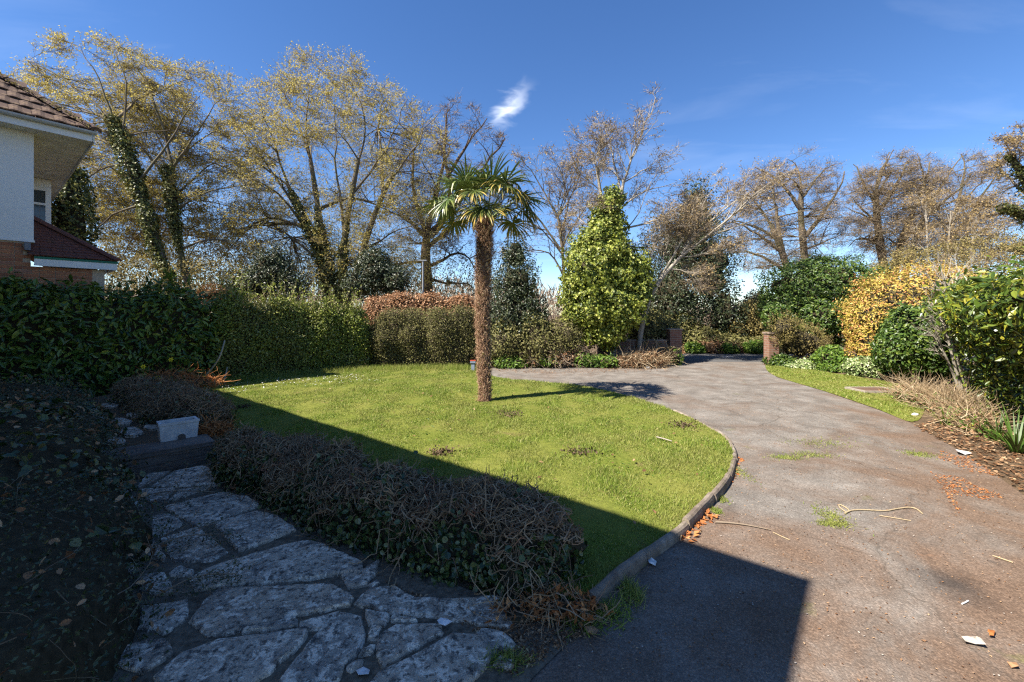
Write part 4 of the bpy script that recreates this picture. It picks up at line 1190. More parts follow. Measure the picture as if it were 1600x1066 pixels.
            bp += tubes(cur[0], cur[1], 4); lev.append(cur)
            continue
        cur = grow(cur, n, tl0 if i == 0 else 0.15, 1.0, ang, lf, Ks[i], jit, trop, env, rng, lmin=0.2, flat=1.0 if i == 0 else flat)
        cur = (cur[0], np.maximum(cur[1] * (1.0 if i == 0 else 0.8), rmin * (1.0 - 0.27 * i)), cur[2])
        bp += tubes(cur[0], cur[1], sides[i]) if i < 2 else ribbons(cur[0], cur[1], rng); lev.append(cur)
    obj("branches", bp, bark, t, smooth=True)
    A3, R3, L3 = lev[-1]
    m = len(A3) * twn
    idx = np.repeat(np.arange(len(A3)), twn)
    k = rng.integers(1, A3.shape[1], m)
    p0 = A3[idx, k]; tan = nrmz(A3[idx, k] - A3[idx, k - 1])
    d = tan + 0.75 * rng.normal(size=(m, 3)); d[:, 2] = d[:, 2] * flat + 0.1; d = nrmz(d)
    p1 = p0 + d * (twl * rng.uniform(0.4, 1.2, m))[:, None]
    obj("twigs", [slivers(p0, p1, np.full(m, twr), rng)], twigm, t)
    if nleaf:
        s = rng.integers(0, m, nleaf); f = rng.uniform(0.2, 1.05, nleaf)[:, None]
        q = p0[s] + (p1 - p0)[s] * f + rng.normal(size=(nleaf, 3)) * 0.018
        obj("young_leaves" if leafm in (M['spring'],) else "buds", [leaves(q, rng.normal(size=(nleaf, 3)), np.full(nleaf, lsize), asp, leafkind, 0.5, 0.3, 0.3, rng)], leafm, t)
    return t, lev
def ivy_on(t, polys, n, rad, size, mat, seed, clump=0.5, name="ivy"):
    """ivy sleeve round world-space polylines"""
    rng = np.random.default_rng(seed); parts = []; core = []
    for poly, r in zip(polys, rad):
        q = resample(poly, 16); r = np.interp(np.linspace(0, 1, 16), np.linspace(0, 1, len(r)), r)
        m = int(n / len(polys))
        f = rng.uniform(0, 15, m); i = np.minimum(f.astype(int), 14); w = (f - i)[:, None]
        c = q[i] * (1 - w) + q[i + 1] * w
        tan = nrmz(q[i + 1] - q[i]); d = rng.normal(size=(m, 3)); d = nrmz(d - (d * tan).sum(1, keepdims=True) * tan)
        rr = r[i] * (1 - w[:, 0]) + r[i + 1] * w[:, 0]
        p = c + d * (rr * (1 + clump * wav(c + d * rr[:, None], 1.6, seed)) * rng.uniform(0.75, 1.1, m))[:, None]
        parts.append(leaves(p, d, np.full(m, size), 0.85, 'quad', 0.6, 0.15, 0.6, rng))
        core += tube1(q, r * 0.62, 7)
    obj(name, parts, mat, t)
    obj(name + "_stems", core, M['core'], t, smooth=True)

# ------------------------------------------------------------------ trees behind the garden
SP = (M['bark'], M['twig'], M['spring'])
# leaning ivy-clad tree at the far left and its neighbour
t, lv = tree("tree", "leaning tree with ivy-wrapped trunk, tallest of the pair right of the house", 18.0,
     [[(276, 460), (248, 395), (222, 310), (198, 235), (178, 190)]],
     [[(180, 195), (150, 160), (105, 125), (38, 92)], [(182, 205), (165, 150), (150, 110), (128, 75)], [(190, 215), (200, 160), (196, 120), (180, 82)], [(200, 240), (150, 215), (90, 190), (50, 165)],
      [(205, 255), (160, 260), (120, 290), (100, 330)], [(215, 285), (260, 230), (290, 180), (310, 150)], [(222, 320), (180, 330), (150, 360), (130, 400)]],
     (168, 235, 158, 172), 101, *SP, nleaf=54000, lsize=0.074, back=0.75, lv=((1, 1), (6, 0.8), (5, 0.55)), twn=3, twl=0.5, rot=0, auto=8, fill=210, trunk_r=0.17, limb_r=0.07, trop=0.02, jit=0.09, ang=(0.25, 0.7), depthr=0.6)
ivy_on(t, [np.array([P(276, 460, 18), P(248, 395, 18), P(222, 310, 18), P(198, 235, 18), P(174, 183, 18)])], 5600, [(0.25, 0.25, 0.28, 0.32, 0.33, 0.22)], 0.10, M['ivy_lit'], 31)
t, lv = tree("tree", "slender tree with an ivy clump half way up beside the leaning ivy tree", 19.5,
     [[(297, 460), (283, 400), (270, 340), (266, 290), (270, 262)]],
     [[(270, 265), (255, 200), (235, 140), (205, 88)], [(270, 262), (300, 215), (325, 180), (345, 150)], [(268, 285), (235, 250), (200, 200), (170, 150)], [(272, 330), (320, 300), (360, 290), (390, 300)],
      [(275, 360), (230, 350), (200, 380), (185, 420)], [(280, 390), (330, 370), (370, 380), (400, 410)]],
     (285, 280, 140, 185), 102, *SP, nleaf=50000, lsize=0.074, back=0.75, lv=((1, 1), (6, 0.8), (5, 0.55)), twn=3, twl=0.5, rot=0, auto=8, fill=210, trunk_r=0.15, limb_r=0.07, trop=0.02, jit=0.09, ang=(0.25, 0.7), depthr=0.6)
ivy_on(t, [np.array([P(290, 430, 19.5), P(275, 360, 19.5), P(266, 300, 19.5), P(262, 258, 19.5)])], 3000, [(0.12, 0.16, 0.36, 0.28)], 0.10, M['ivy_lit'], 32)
# ivy column by the house
t, lv = tree("tree", "short ivy-smothered tree trunk just right of the house eaves", 14.5,
     [[(112, 450), (112, 380), (108, 320), (112, 270)]], [[(112, 275), (100, 240), (90, 215)], [(112, 272), (125, 240), (130, 222)]],
     (112, 250, 30, 45), 103, *SP, nleaf=500, lsize=0.08, lv=((4, 0.5), (4, 0.5), (3, 0.5)), twn=3, rot=1, trunk_r=0.16, limb_r=0.05)
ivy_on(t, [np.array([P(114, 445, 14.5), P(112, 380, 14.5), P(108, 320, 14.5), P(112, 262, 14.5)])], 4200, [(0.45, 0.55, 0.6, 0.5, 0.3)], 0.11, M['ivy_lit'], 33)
# the wide many-stemmed tree
t, lv = tree("tree", "wide spreading many-stemmed tree with golden young leaves behind the hedge", 22.0,
     [[(515, 465), (500, 400), (470, 330), (450, 290)], [(525, 465), (505, 390), (495, 310), (485, 250)], [(535, 465), (535, 390), (548, 310), (560, 250)], [(545, 465), (565, 395), (590, 320), (615, 270)]],
     [[(470, 335), (425, 270), (390, 215), (352, 168)], [(452, 295), (430, 230), (410, 170), (400, 140)], [(486, 255), (475, 200), (480, 150), (500, 108)], [(560, 252), (575, 200), (560, 150), (545, 112)],
      [(550, 305), (600, 240), (625, 190), (640, 150)], [(600, 300), (640, 240), (665, 200), (690, 175)], [(490, 400), (430, 350), (380, 335), (330, 345)], [(500, 395), (440, 300), (380, 270), (335, 255)],
      [(565, 395), (620, 360), (655, 345), (690, 350)], [(540, 380), (530, 300), (525, 230), (520, 170)], [(480, 360), (420, 330), (360, 380), (330, 420)]],
     (515, 300, 205, 202), 104, *SP, nleaf=98000, lsize=0.08, back=0.55, lv=((1, 1), (6, 0.8), (5, 0.55)), twn=3, twl=0.6, rot=0, auto=12, fill=380, trunk_r=0.19, limb_r=0.10, trop=0.05, ang=(0.35, 0.95), depthr=0.75)
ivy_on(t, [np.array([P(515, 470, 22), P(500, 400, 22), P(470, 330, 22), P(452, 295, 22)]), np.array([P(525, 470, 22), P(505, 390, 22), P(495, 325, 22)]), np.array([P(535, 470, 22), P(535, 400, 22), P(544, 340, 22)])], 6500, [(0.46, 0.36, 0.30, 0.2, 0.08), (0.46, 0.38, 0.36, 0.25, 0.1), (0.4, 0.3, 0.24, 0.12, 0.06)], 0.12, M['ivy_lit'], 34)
# oak with heavy bare limbs
t, lv = tree("tree", "stout bare oak with crooked limbs standing behind the palm", 28.0,
     [[(668, 470), (666, 420), (664, 385), (668, 362)]],
     [[(664, 372), (640, 345), (610, 330), (585, 330)], [(668, 365), (690, 345), (712, 330), (730, 325), (750, 340)], [(668, 364), (672, 330), (690, 280), (695, 230)], [(666, 366), (650, 320), (640, 270), (655, 215)],
      [(672, 370), (705, 335), (710, 300), (690, 240), (700, 185)], [(668, 418), (700, 402), (720, 388), (735, 400), (745, 430)], [(670, 435), (700, 445), (720, 440), (740, 450)], [(662, 410), (640, 408), (620, 415), (600, 410)],
      [(700, 335), (740, 290), (770, 240), (790, 215)], [(694, 285), (720, 240), (745, 205), (760, 185)]],
     (700, 300, 108, 140), 105, M['oakbark'], M['browntwig'], M['oakbud'], nleaf=4500, lsize=0.07, lv=((1, 1), (6, 0.55), (5, 0.5)), twn=3, twl=0.5, rot=0, auto=4, fill=130, trunk_r=0.45, limb_r=0.24, jit=0.24, trop=0.02, ang=(0.5, 1.15), depthr=0.8, twr=0.009, rmin=0.010)
# slender bare tree
t, lv = tree("tree", "slender bare tree between the palm and the ivy cone", 22.0,
     [[(882, 470), (880, 400), (872, 338)]],
     [[(872, 340), (850, 300), (835, 275), (815, 245)], [(872, 338), (898, 300), (908, 270), (912, 240)], [(876, 390), (840, 340), (800, 300), (790, 290)], [(880, 420), (920, 370), (940, 330)], [(880, 400), (850, 360), (820, 340), (800, 345)],
      [(880, 430), (860, 390), (815, 390), (790, 400)], [(878, 360), (890, 320), (880, 280), (870, 250)]],
     (868, 350, 85, 125), 106, M['bark'], M['browntwig'], M['catkin'], nleaf=5000, lsize=0.08, lv=((7, 0.5), (5, 0.5), (4, 0.5)), twn=3, twl=0.45, rot=1, trunk_r=0.10, limb_r=0.06, trop=0.06, ang=(0.35, 0.85), rmin=0.008)
# tall thin birch rising out of the ivy cone
t, lv = tree("tree", "tall thin pale-stemmed tree rising out of the golden ivy", 14.8,
     [[(958, 560), (962, 420), (968, 320), (975, 280)], [(950, 560), (945, 400), (940, 310), (932, 260)]],
     [[(970, 300), (985, 255), (1002, 205), (1026, 158)], [(975, 285), (1000, 270), (1030, 250), (1042, 235)], [(985, 250), (970, 215), (950, 200)], [(935, 270), (925, 235), (905, 215)], [(940, 300), (905, 270), (890, 265)], [(935, 275), (945, 230), (940, 205)],
      [(965, 330), (1000, 300), (1030, 290), (1060, 285)], [(960, 360), (1010, 350), (1050, 330), (1090, 310)], [(945, 340), (920, 320), (900, 330)], [(965, 380), (1000, 390), (1040, 380), (1070, 390)]],
     (975, 290, 105, 140), 107, M['palebark'], M['browntwig'], M['catkin'], nleaf=4000, lsize=0.055, lv=((7, 0.42), (4, 0.5), (3, 0.5)), twn=3, twl=0.32, rot=1, trunk_r=0.08, limb_r=0.045, trop=0.08, ang=(0.4, 0.9), rmin=0.007, depthr=0.6)
# leaning pale-barked tree
t, lv = tree("tree", "pale-barked tree leaning right over the gateway", 14.7,
     [[(1000, 520), (1015, 460), (1045, 420), (1065, 398), (1085, 385)]],
     [[(1065, 398), (1080, 370), (1110, 345), (1150, 315), (1200, 272)], [(1085, 385), (1125, 355), (1165, 322), (1195, 300), (1235, 272)], [(1075, 390), (1080, 365), (1070, 355), (1055, 352)], [(1060, 402), (1100, 400), (1130, 390), (1150, 380)],
      [(1045, 420), (1080, 425), (1095, 440), (1100, 455)], [(1020, 455), (1010, 420), (1020, 380), (1050, 330)], [(1075, 392), (1090, 355), (1085, 330), (1080, 310)], [(1030, 440), (1050, 400), (1090, 340), (1110, 300)]],
     (1105, 355, 125, 95), 108, M['palebark'], M['browntwig'], M['catkin'], nleaf=6000, lsize=0.06, lv=((8, 0.42), (5, 0.5), (4, 0.5)), twn=3, twl=0.32, rot=1, fullrot=False, trunk_r=0.085, limb_r=0.045, trop=0.05, ang=(0.3, 0.9), rmin=0.006, depthr=0.7)
# trees across the road on the right
OB = (M['bark'], M['browntwig'], M['catkin'])
t, lv = tree("tree", "domed bare tree across the road, left of the three on the right", 36.0,
     [[(1262, 450), (1256, 390), (1250, 330), (1252, 300)], [(1240, 450), (1222, 395), (1205, 350)]],
     [[(1252, 330), (1225, 290), (1200, 270), (1180, 262)], [(1252, 302), (1250, 275), (1245, 255), (1230, 248)], [(1253, 310), (1275, 280), (1290, 262), (1305, 255)], [(1258, 370), (1290, 330), (1310, 300), (1318, 270)],
      [(1205, 352), (1185, 320), (1165, 300), (1150, 305)], [(1222, 395), (1190, 370), (1160, 350), (1140, 345)], [(1235, 430), (1200, 405), (1165, 390), (1140, 395)], [(1258, 390), (1285, 380), (1305, 370), (1320, 365)], [(1225, 400), (1215, 350), (1210, 310), (1205, 280)]],
     (1232, 345, 98, 105), 109, *OB, nleaf=18000, lsize=0.08, lv=((1, 1), (6, 0.7), (5, 0.55)), twn=3, twl=0.75, rot=0, auto=8, fill=220, trunk_r=0.34, limb_r=0.19, trop=0.03, ang=(0.4, 1.0), rmin=0.008, twr=0.007)
t, lv = tree("tree", "tall bare tree with thick trunk above the orange shrub", 37.0,
     [[(1388, 450), (1376, 390), (1370, 340), (1368, 300)], [(1392, 450), (1405, 390), (1420, 345)]],
     [[(1369, 320), (1350, 290), (1340, 265), (1335, 255)], [(1368, 302), (1375, 270), (1385, 250), (1390, 238)], [(1370, 335), (1395, 300), (1410, 270), (1420, 248)], [(1372, 350), (1350, 330), (1335, 315), (1328, 305)], [(1420, 346), (1440, 300), (1450, 270), (1455, 250)],
      [(1376, 385), (1350, 370), (1335, 375), (1325, 385)], [(1410, 375), (1440, 350), (1455, 330), (1465, 320)]],
     (1392, 335, 74, 104), 110, *OB, nleaf=18000, lsize=0.08, lv=((1, 1), (6, 0.7), (5, 0.55)), twn=3, twl=0.75, rot=0, auto=8, fill=220, trunk_r=0.40, limb_r=0.19, trop=0.03, ang=(0.4, 1.0), rmin=0.008, twr=0.007)
t, lv = tree("tree", "broad bare tree with sweeping limbs, rightmost of the domed three", 35.0,
     [[(1412, 455), (1418, 400), (1440, 350), (1450, 320)], [(1470, 455), (1480, 400), (1490, 340)]],
     [[(1450, 322), (1445, 285), (1435, 255), (1430, 240)], [(1450, 320), (1475, 285), (1490, 260), (1500, 245)], [(1445, 340), (1480, 310), (1505, 290), (1520, 270)], [(1430, 365), (1470, 345), (1510, 335), (1540, 325)], [(1490, 342), (1500, 300), (1510, 270), (1505, 240)],
      [(1485, 370), (1515, 340), (1540, 300), (1555, 275)], [(1480, 400), (1520, 380), (1550, 370), (1570, 360)]],
     (1478, 335, 88, 104), 111, *OB, nleaf=18000, lsize=0.08, lv=((1, 1), (6, 0.7), (5, 0.55)), twn=3, twl=0.75, rot=0, auto=8, fill=220, trunk_r=0.28, limb_r=0.17, trop=0.03, ang=(0.4, 1.0), rmin=0.008, twr=0.007)
t, lv = tree("tree", "tree with dark ivy-hung limbs at the right edge", 26.0,
     [[(1625, 470), (1618, 390), (1612, 320), (1610, 270)]],
     [[(1612, 300), (1590, 260), (1575, 235), (1565, 215)], [(1611, 275), (1610, 240), (1600, 210), (1595, 200)], [(1614, 340), (1580, 330), (1560, 320), (1540, 325)], [(1616, 380), (1590, 390), (1570, 385), (1550, 395)], [(1612, 310), (1650, 270), (1670, 240), (1680, 215)], [(1614, 350), (1660, 330), (1690, 320), (1700, 310)]],
     (1615, 320, 85, 122), 112, *OB, nleaf=12000, lsize=0.10, lv=((8, 0.45), (6, 0.5), (5, 0.5)), twn=3, twl=0.5, rot=1, trunk_r=0.26, limb_r=0.12, trop=0.03, rmin=0.008, twr=0.007)
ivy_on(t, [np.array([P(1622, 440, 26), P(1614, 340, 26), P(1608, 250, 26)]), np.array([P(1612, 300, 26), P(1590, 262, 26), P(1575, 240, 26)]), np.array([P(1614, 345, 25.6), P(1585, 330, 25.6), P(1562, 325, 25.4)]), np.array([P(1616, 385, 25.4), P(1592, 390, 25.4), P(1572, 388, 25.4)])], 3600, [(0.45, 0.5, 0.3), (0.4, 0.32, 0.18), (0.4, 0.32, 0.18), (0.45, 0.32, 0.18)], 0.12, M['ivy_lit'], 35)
# thin saplings on the right, among the big trunks
for i, (x, yb, yt, lean_, Yd, w) in enumerate(((1452, 450, 300, -6, 27, "left"), (1478, 450, 310, 8, 26, "middle"), (1510, 455, 330, 14, 25, "right"), (1545, 455, 350, -10, 24, "outer"))):
    tree("sapling", {"left": "thin upright sapling nearest the orange shrub's crown", "middle": "thin sapling, second from the left among the right-hand trunks", "right": "thin sapling leaning right, third among the right-hand trunks", "outer": "thin sapling nearest the right edge hedge top"}[w], Yd,
         [[(x, yb), (x + lean_ * 0.5, (yb + yt) / 2), (x + lean_, yt + 20)]],
         [[(x + lean_ * 0.8, yt + 40), (x + lean_ - 8, yt + 15), (x + lean_ - 14, yt)], [(x + lean_ * 0.7, yt + 50), (x + lean_ + 12, yt + 20), (x + lean_ + 16, yt + 5)], [(x + lean_ * 0.4, yt + 85), (x - 18, yt + 60), (x - 26, yt + 50)], [(x + lean_ * 0.3, yt + 95), (x + 20, yt + 70), (x + 30, yt + 60)], [(x, yt + 120), (x - 20, yt + 100), (x - 32, yt + 95)]],
         (x + lean_, yt + 65, 42, 75), 120 + i, M['palebark'], M['browntwig'], M['catkin'], nleaf=2500, lsize=0.09, lv=((5, 0.5), (4, 0.5), (3, 0.5)), twn=3, twl=0.4, rot=1, trunk_r=0.07, limb_r=0.035, rmin=0.008, group="saplings on the right")

# ------------------------------------------------------------------ evergreens and scrub beyond the hedge
def E(px, py, Y, rx, ry, rd=None):
    r = (rx / FPX * Y, (rd if rd else rx) / FPX * Y, ry / FPX * Y)
    return (P(px, py, Y), r)
shrub("holly_tree", "dark holly tree with broken outline beyond the left gate pillar", "tree", [E(1088, 320, 21, 24, 42), E(1062, 390, 21, 52, 62), E(1110, 420, 20.5, 42, 75), E(1050, 470, 20.5, 55, 72), E(1128, 490, 20, 30, 48), E(1085, 355, 21.4, 34, 50)], 26000, 0.12, M['darkleaf'], 201, rough=0.55, rs=1.3, depth=0.4, jit=0.9, sprigs=400, cut=0.6)
shrub("holly_tree", "small upright dark holly right of the palm trunk", "tree", [E(805, 400, 14.6, 22, 30), E(808, 450, 14.5, 36, 50), E(800, 505, 14.4, 44, 60), E(838, 510, 14.3, 28, 45), E(770, 520, 14.3, 24, 45)], 15000, 0.085, M['darkleaf'], 202, rough=0.5, rs=1.8, depth=0.4, jit=0.9, sprigs=200, cut=0.7)
shrub("golden_ivy_mound", "tall cone of golden green ivy smothering a dead trunk", "ivy", [E(954, 312, 14.5, 19, 17), E(948, 348, 14.5, 27, 30), E(938, 388, 14.4, 40, 38), E(928, 428, 14.3, 50, 42), E(972, 425, 14.3, 36, 40), E(996, 432, 14.2, 22, 28), E(926, 472, 14.2, 44, 40), E(966, 470, 14.1, 40, 40), E(944, 512, 14.1, 32, 32), E(905, 445, 14.0, 22, 22), E(1000, 460, 13.9, 20, 22), E(955, 398, 13.9, 22, 22), E(915, 490, 13.8, 20, 20), E(975, 500, 13.8, 20, 22), E(895, 490, 14.0, 16, 18)], 36000, 0.085, M['ivy_gold'], 203, asp=0.85, rough=0.6, rs=2.4, depth=0.18, jit=0.55, up=0.1, cut=0.8, down=0.7, sprigs=160)
shrub("evergreen_bush", "dark evergreen bush behind the hedge left of the many-stemmed tree", "bush", [E(420, 432, 19, 36, 34), E(390, 447, 18.8, 32, 20), E(452, 448, 18.8, 30, 22), E(432, 412, 19.2, 22, 26)], 8000, 0.11, M['darkleaf'], 204, rough=0.5, rs=1.6, depth=0.3, sprigs=160, cut=0.7)
shrub("evergreen_bush", "dark evergreen bush behind the hedge right of the many-stemmed tree", "bush", [E(590, 428, 20, 34, 34), E(618, 444, 19.8, 26, 24), E(560, 448, 19.8, 28, 20), E(580, 408, 20.2, 22, 22)], 8000, 0.11, M['darkleaf'], 205, rough=0.5, rs=1.6, depth=0.3, sprigs=160, cut=0.7)
shrub("brown_scrub", "olive brown scrub behind the laurel hedge below the leaning trees", "bush", [E(215, 440, 17, 38, 38), E(320, 435, 18.5, 45, 35), E(185, 455, 16.5, 20, 25), E(360, 445, 19, 40, 34), E(345, 400, 25, 60, 50), E(230, 400, 24, 60, 50)], 11000, 0.12, M['scrub'], 206, rough=0.4, depth=0.35, jit=1.2, core=False, sprigs=500)
shrub("red_shrub", "small reddish shrub peeping over the hedge", "bush", [E(330, 462, 14.5, 20, 15), E(350, 466, 14.6, 16, 12)], 1600, 0.07, M['redscrub'], 207, rough=0.4, depth=0.35, jit=1.2)
shrub("brown_scrub", "pale brown scrub seen through the gateway", "bush", [E(1165, 500, 20.5, 26, 30), E(1185, 480, 21.5, 22, 28), E(1140, 520, 20, 22, 22), E(1178, 520, 20, 26, 22)], 8000, 0.12, M['scrub'], 208, rough=0.4, depth=0.35, jit=1.2, sprigs=300)
shrub("ivy_bank", "leafy bank on the far side of the road beyond the gate", "bank", [E(1090, 530, 19.6, 40, 24), E(1060, 520, 20, 30, 35), E(1130, 537, 19.4, 40, 16), E(1175, 540, 19.3, 40, 15), E(1210, 520, 20, 30, 35), E(1020, 520, 19.6, 30, 35)], 12000, 0.13, M['thin_hedge'], 209, rough=0.35, depth=0.2)
shrub("dead_bracken", "brown dead bracken along the far road edge", "bracken", [E(1075, 548, 18.6, 20, 9), E(1110, 543, 18.7, 24, 12), E(1140, 546, 18.6, 20, 9), E(1180, 548, 18.6, 20, 8)], 3500, 0.15, M['deadleaf'], 210, asp=0.25, rough=0.4, jit=1.2, stem=False)
for i, (x, yy, w, lab) in enumerate(((1083, 545, 13, "bright green weed clump at the far kerb near the left pillar"), (1135, 546, 14, "bright green weed clump at the far kerb mid gateway"), (1178, 543, 20, "bright green weed clump at the far kerb near the right pillar"))):
    shrub("weed_clump", lab, "weeds", [E(x, yy, 18.2, w, 9), E(x + w * 0.7, yy + 1, 18.2, w * 0.6, 7)], 1300, 0.13, M['weed'], 211 + i, rough=0.35, depth=0.2, group="weeds along the far road edge", stem=False)
shrub("brown_scrub", "hazy olive scrub filling the gaps between the trunks behind the hedges", "bush", [E(x_, y_, 27 + (k_ % 3), 60, 42 + 8 * (k_ % 2)) for k_, (x_, y_) in enumerate(((160, 425), (230, 432), (300, 425), (380, 430), (460, 425), (540, 432), (610, 436), (700, 440), (770, 440)))], 20000, 0.12, M['scrub'], 251, rough=0.5, rs=0.9, depth=0.5, jit=1.3, core=False, sprigs=2500, stem=False, cut=0.3)
# far wood: low bare tree line along the horizon
rng = np.random.default_rng(77)
nb_ = 42000
x = rng.uniform(-150, 150, nb_); y = rng.uniform(62, 95, nb_)
hh = (4.2 + 3.6 * np.clip((20 - x) / 18, 0, 1) + 1.6 * wav(np.column_stack([x, y * 0, y * 0]), 0.11) + 0.9 * wav(np.column_stack([x, y * 0, y * 0]), 0.5, 3)) * rng.uniform(0.05, 1, nb_) ** 0.75
p0 = np.column_stack([x, y, np.clip(hh - 1.2, 0, None)]); 
p1 = p0 + np.column_stack([rng.normal(size=nb_) * 0.5, rng.normal(size=nb_) * 0.5, rng.uniform(0.6, 1.6, nb_)])
tag(obj("far_wood", [slivers(p0, p1, np.full(nb_, 0.09), rng)], M['browntwig']), "low brown line of distant woodland along the horizon", "woodland", kind='stuff')

# bank of shade-dark shrubs between hedge end and ivy cone, with the brush piles in front
shrub("thicket", "dark bramble thicket between the palm and the ivy cone", "thicket", [E(790, 545, 13.8, 40, 40), E(840, 540, 13.9, 42, 42), E(885, 535, 14.1, 36, 42), E(1000, 520, 15.6, 36, 42), E(1040, 525, 15.9, 30, 34)], 12000, 0.09, M['thin_hedge'], 220, rough=0.35, rs=1.6, depth=0.3, jit=1.0, sprigs=300)
shrub("ground_ivy", "low green weeds along the far left edge of the drive", "weeds", [E(795, 567, 13.6, 30, 11), E(850, 564, 13.7, 30, 12), E(915, 564, 13.6, 22, 14), E(948, 566, 13.5, 18, 12), E(1050, 562, 14.2, 14, 15)], 3600, 0.09, M['weed'], 221, rough=0.4, depth=0.2, stem=False)

def tangle(n, pos_fn, K, seg, r, rng, up=0.0, stiff=0.55, zmin=0.01, zmax=None):
    p = pos_fn(n); d = nrmz(rng.normal(size=(n, 3)) * np.array([1, 1, 0.45]))
    out = np.zeros((n, K, 3)); out[:, 0] = p
    cu = rng.normal(size=(n, 3)) * 0.35
    for k in range(1, K):
        d = nrmz(d + cu * 0.6 + stiff * 0.45 * rng.normal(size=(n, 3)) + np.array([0, 0, up]))
        p = p + d * (seg * rng.uniform(0.7, 1.3, n))[:, None]
        p[:, 2] = np.maximum(p[:, 2], zmin)
        out[:, k] = p
    rr = (r * rng.uniform(0.5, 1.3, n))[:, None] * np.linspace(1, 0.5, K)[None]
    return tubes(out, rr, 3)
def brush_pile(name, label, cat, ells, nst, nlf, lmat, smat, seed, seg=0.12, r=0.008, lsize=0.09):
    rng = np.random.default_rng(seed)
    p, n_, cr = blobs(ells, nlf + nst, rng, 0.35, 1.8, 0.2, seed)
    base = np.mean([c for c, rr in ells], 0)
    t = thing(name, label, cat, (base[0], base[1], 0))
    obj("dead_leaves", [leaves(p[:nlf], n_[:nlf], np.full(min(nlf, len(p)), lsize), 0.4, 'quad', 1.0, 0.2, 0, rng)], lmat, t)
    obj("sticks", tangle(nst, lambda m: p[rng.integers(0, len(p), m)], 5, seg, r, rng), smat, t, kind='stuff')
    obj("heap", cr, M['core'], t, smooth=True)
    return t
brush_pile("brush_pile", "heap of brown cut brushwood at the left gate pillar", "brush pile", [E(1010, 562, 13.9, 34, 14), E(985, 566, 13.6, 26, 10), E(1035, 556, 14.3, 18, 14)], 700, 2600, M['deadleaf'], M['drystem'], 230)
brush_pile("brush_pile", "low heap of dead stems below the thicket left of the ivy cone", "brush pile", [E(870, 560, 13.7, 26, 13), E(900, 556, 13.8, 22, 14), E(835, 564, 13.6, 18, 9)], 500, 1500, M['deadleaf'], M['browntwig'], 231)

# ------------------------------------------------------------------ hedges round the lawn
def hpath(pts, n): return resample(np.array(pts, float), n)
D12 = D1[:2]
h0 = np.array(G(322, 604)) + np.array((-0.62, 0.46))                   # centre line of the hedge, half a width behind its foot
lp = hpath([h0 - D12 * 9.0, h0 - D12 * 4.0, h0 - D12 * 1.5, h0 + D12 * 0.6], 34)
V, F = sweep(lp, 0.62, np.linspace(2.18, 2.24, 34) + 0.05 * wav(np.column_stack([lp, lp[:, 0] * 0]), 1.7), disp=0.17, dsc=2.1, seed=1)
hedge_thing("laurel_hedge", "tall dark laurel hedge in front of the neighbouring house", "hedge", V, F, 14000, 0.145, M['laurel'], 301, 0.42, 'fold', 0.09, 0.2, 0.65, 0.45, sprig=(130, 0.3, 0.13))
g2 = np.array(G(500, 584)); g3 = np.array(G(585, 579))
off = np.array((-0.45, 0.55))
lp2 = hpath([h0 + D12 * 0.1, g2 + off, g3 + off + np.array((0.1, 0.1))], 26)
V, F = sweep(lp2, 0.6, 2.0 + 0.07 * wav(np.column_stack([lp2, lp2[:, 0] * 0]), 1.9, 4), disp=0.3, dsc=2.1, seed=2, pw=0.75)
hedge_thing("mixed_hedge", "clipped green hedge with tall yellow-green shoots on top, mid lawn edge", "hedge", V, F, 38000, 0.062, M['privet'], 302, 0.55, 'quad', 0.07, 0.16, 0.85, 0.55, sprig=(260, 0.85, 0.085), twigs=2500)
lp3 = hpath([g3 + off, np.array(G(660, 577)) + off, np.array(G(745, 575)) + off, np.array(G(790, 571)) + off + np.array((0, 0.3))], 20)
V, F = sweep(lp3, 0.5, 1.78 + 0.05 * wav(np.column_stack([lp3, lp3[:, 0] * 0]), 1.9, 7), disp=0.28, dsc=2.2, seed=3, pw=0.75)
hedge_thing("thin_hedge", "sparse brownish twiggy hedge behind the palm trunk", "hedge", V, F, 26000, 0.05, M['thin_hedge'], 303, 0.55, 'quad', 0.07, 0.15, 1.0, 0.2, twigs=6000)
bp_ = hpath([P(560, 470, 16.2)[:2], P(660, 470, 16.6)[:2], P(760, 470, 16.8)[:2]], 14)
V, F = sweep(bp_, 0.6, 2.38 + 0.08 * np.sin(np.arange(14) * 1.9), disp=0.16, dsc=2.0, seed=5)
hedge_thing("beech_hedge", "copper brown beech hedge of dead leaves behind the thin hedge", "hedge", V, F, 15000, 0.085, M['beech'], 304, 0.6, 'quad', 0.06, 0.12, 0.9, 0.3)
# weeds and long grass at the foot of the hedges
rng = np.random.default_rng(305)
ft = resample(np.array([G(x, y) for x, y in ((322, 607), (400, 596), (500, 585), (600, 580), (700, 578), (740, 580))]), 40)
nn_ = 9000
i = rng.integers(0, 39, nn_); w = rng.uniform(size=(nn_, 1))
q = ft[i] * (1 - w) + ft[i + 1] * w + rng.normal(size=(nn_, 2)) * np.array([0.1, 0.22])
q3 = np.column_stack([q, np.full(nn_, 0.03)])
tip = q3 + np.column_stack([rng.normal(size=(nn_, 2)) * 0.07, rng.uniform(0.05, 0.2, nn_)])
sd = nrmz(rng.normal(size=(nn_, 3)) * np.array([1, 1, 0])) * 0.007
tag(obj("long_grass", [(np.stack([q3 - sd, q3 + sd, tip], 1).reshape(-1, 3), np.arange(nn_ * 3).reshape(-1, 3))], M['blade']), "longer uncut grass along the foot of the hedges", "grass", kind='stuff')

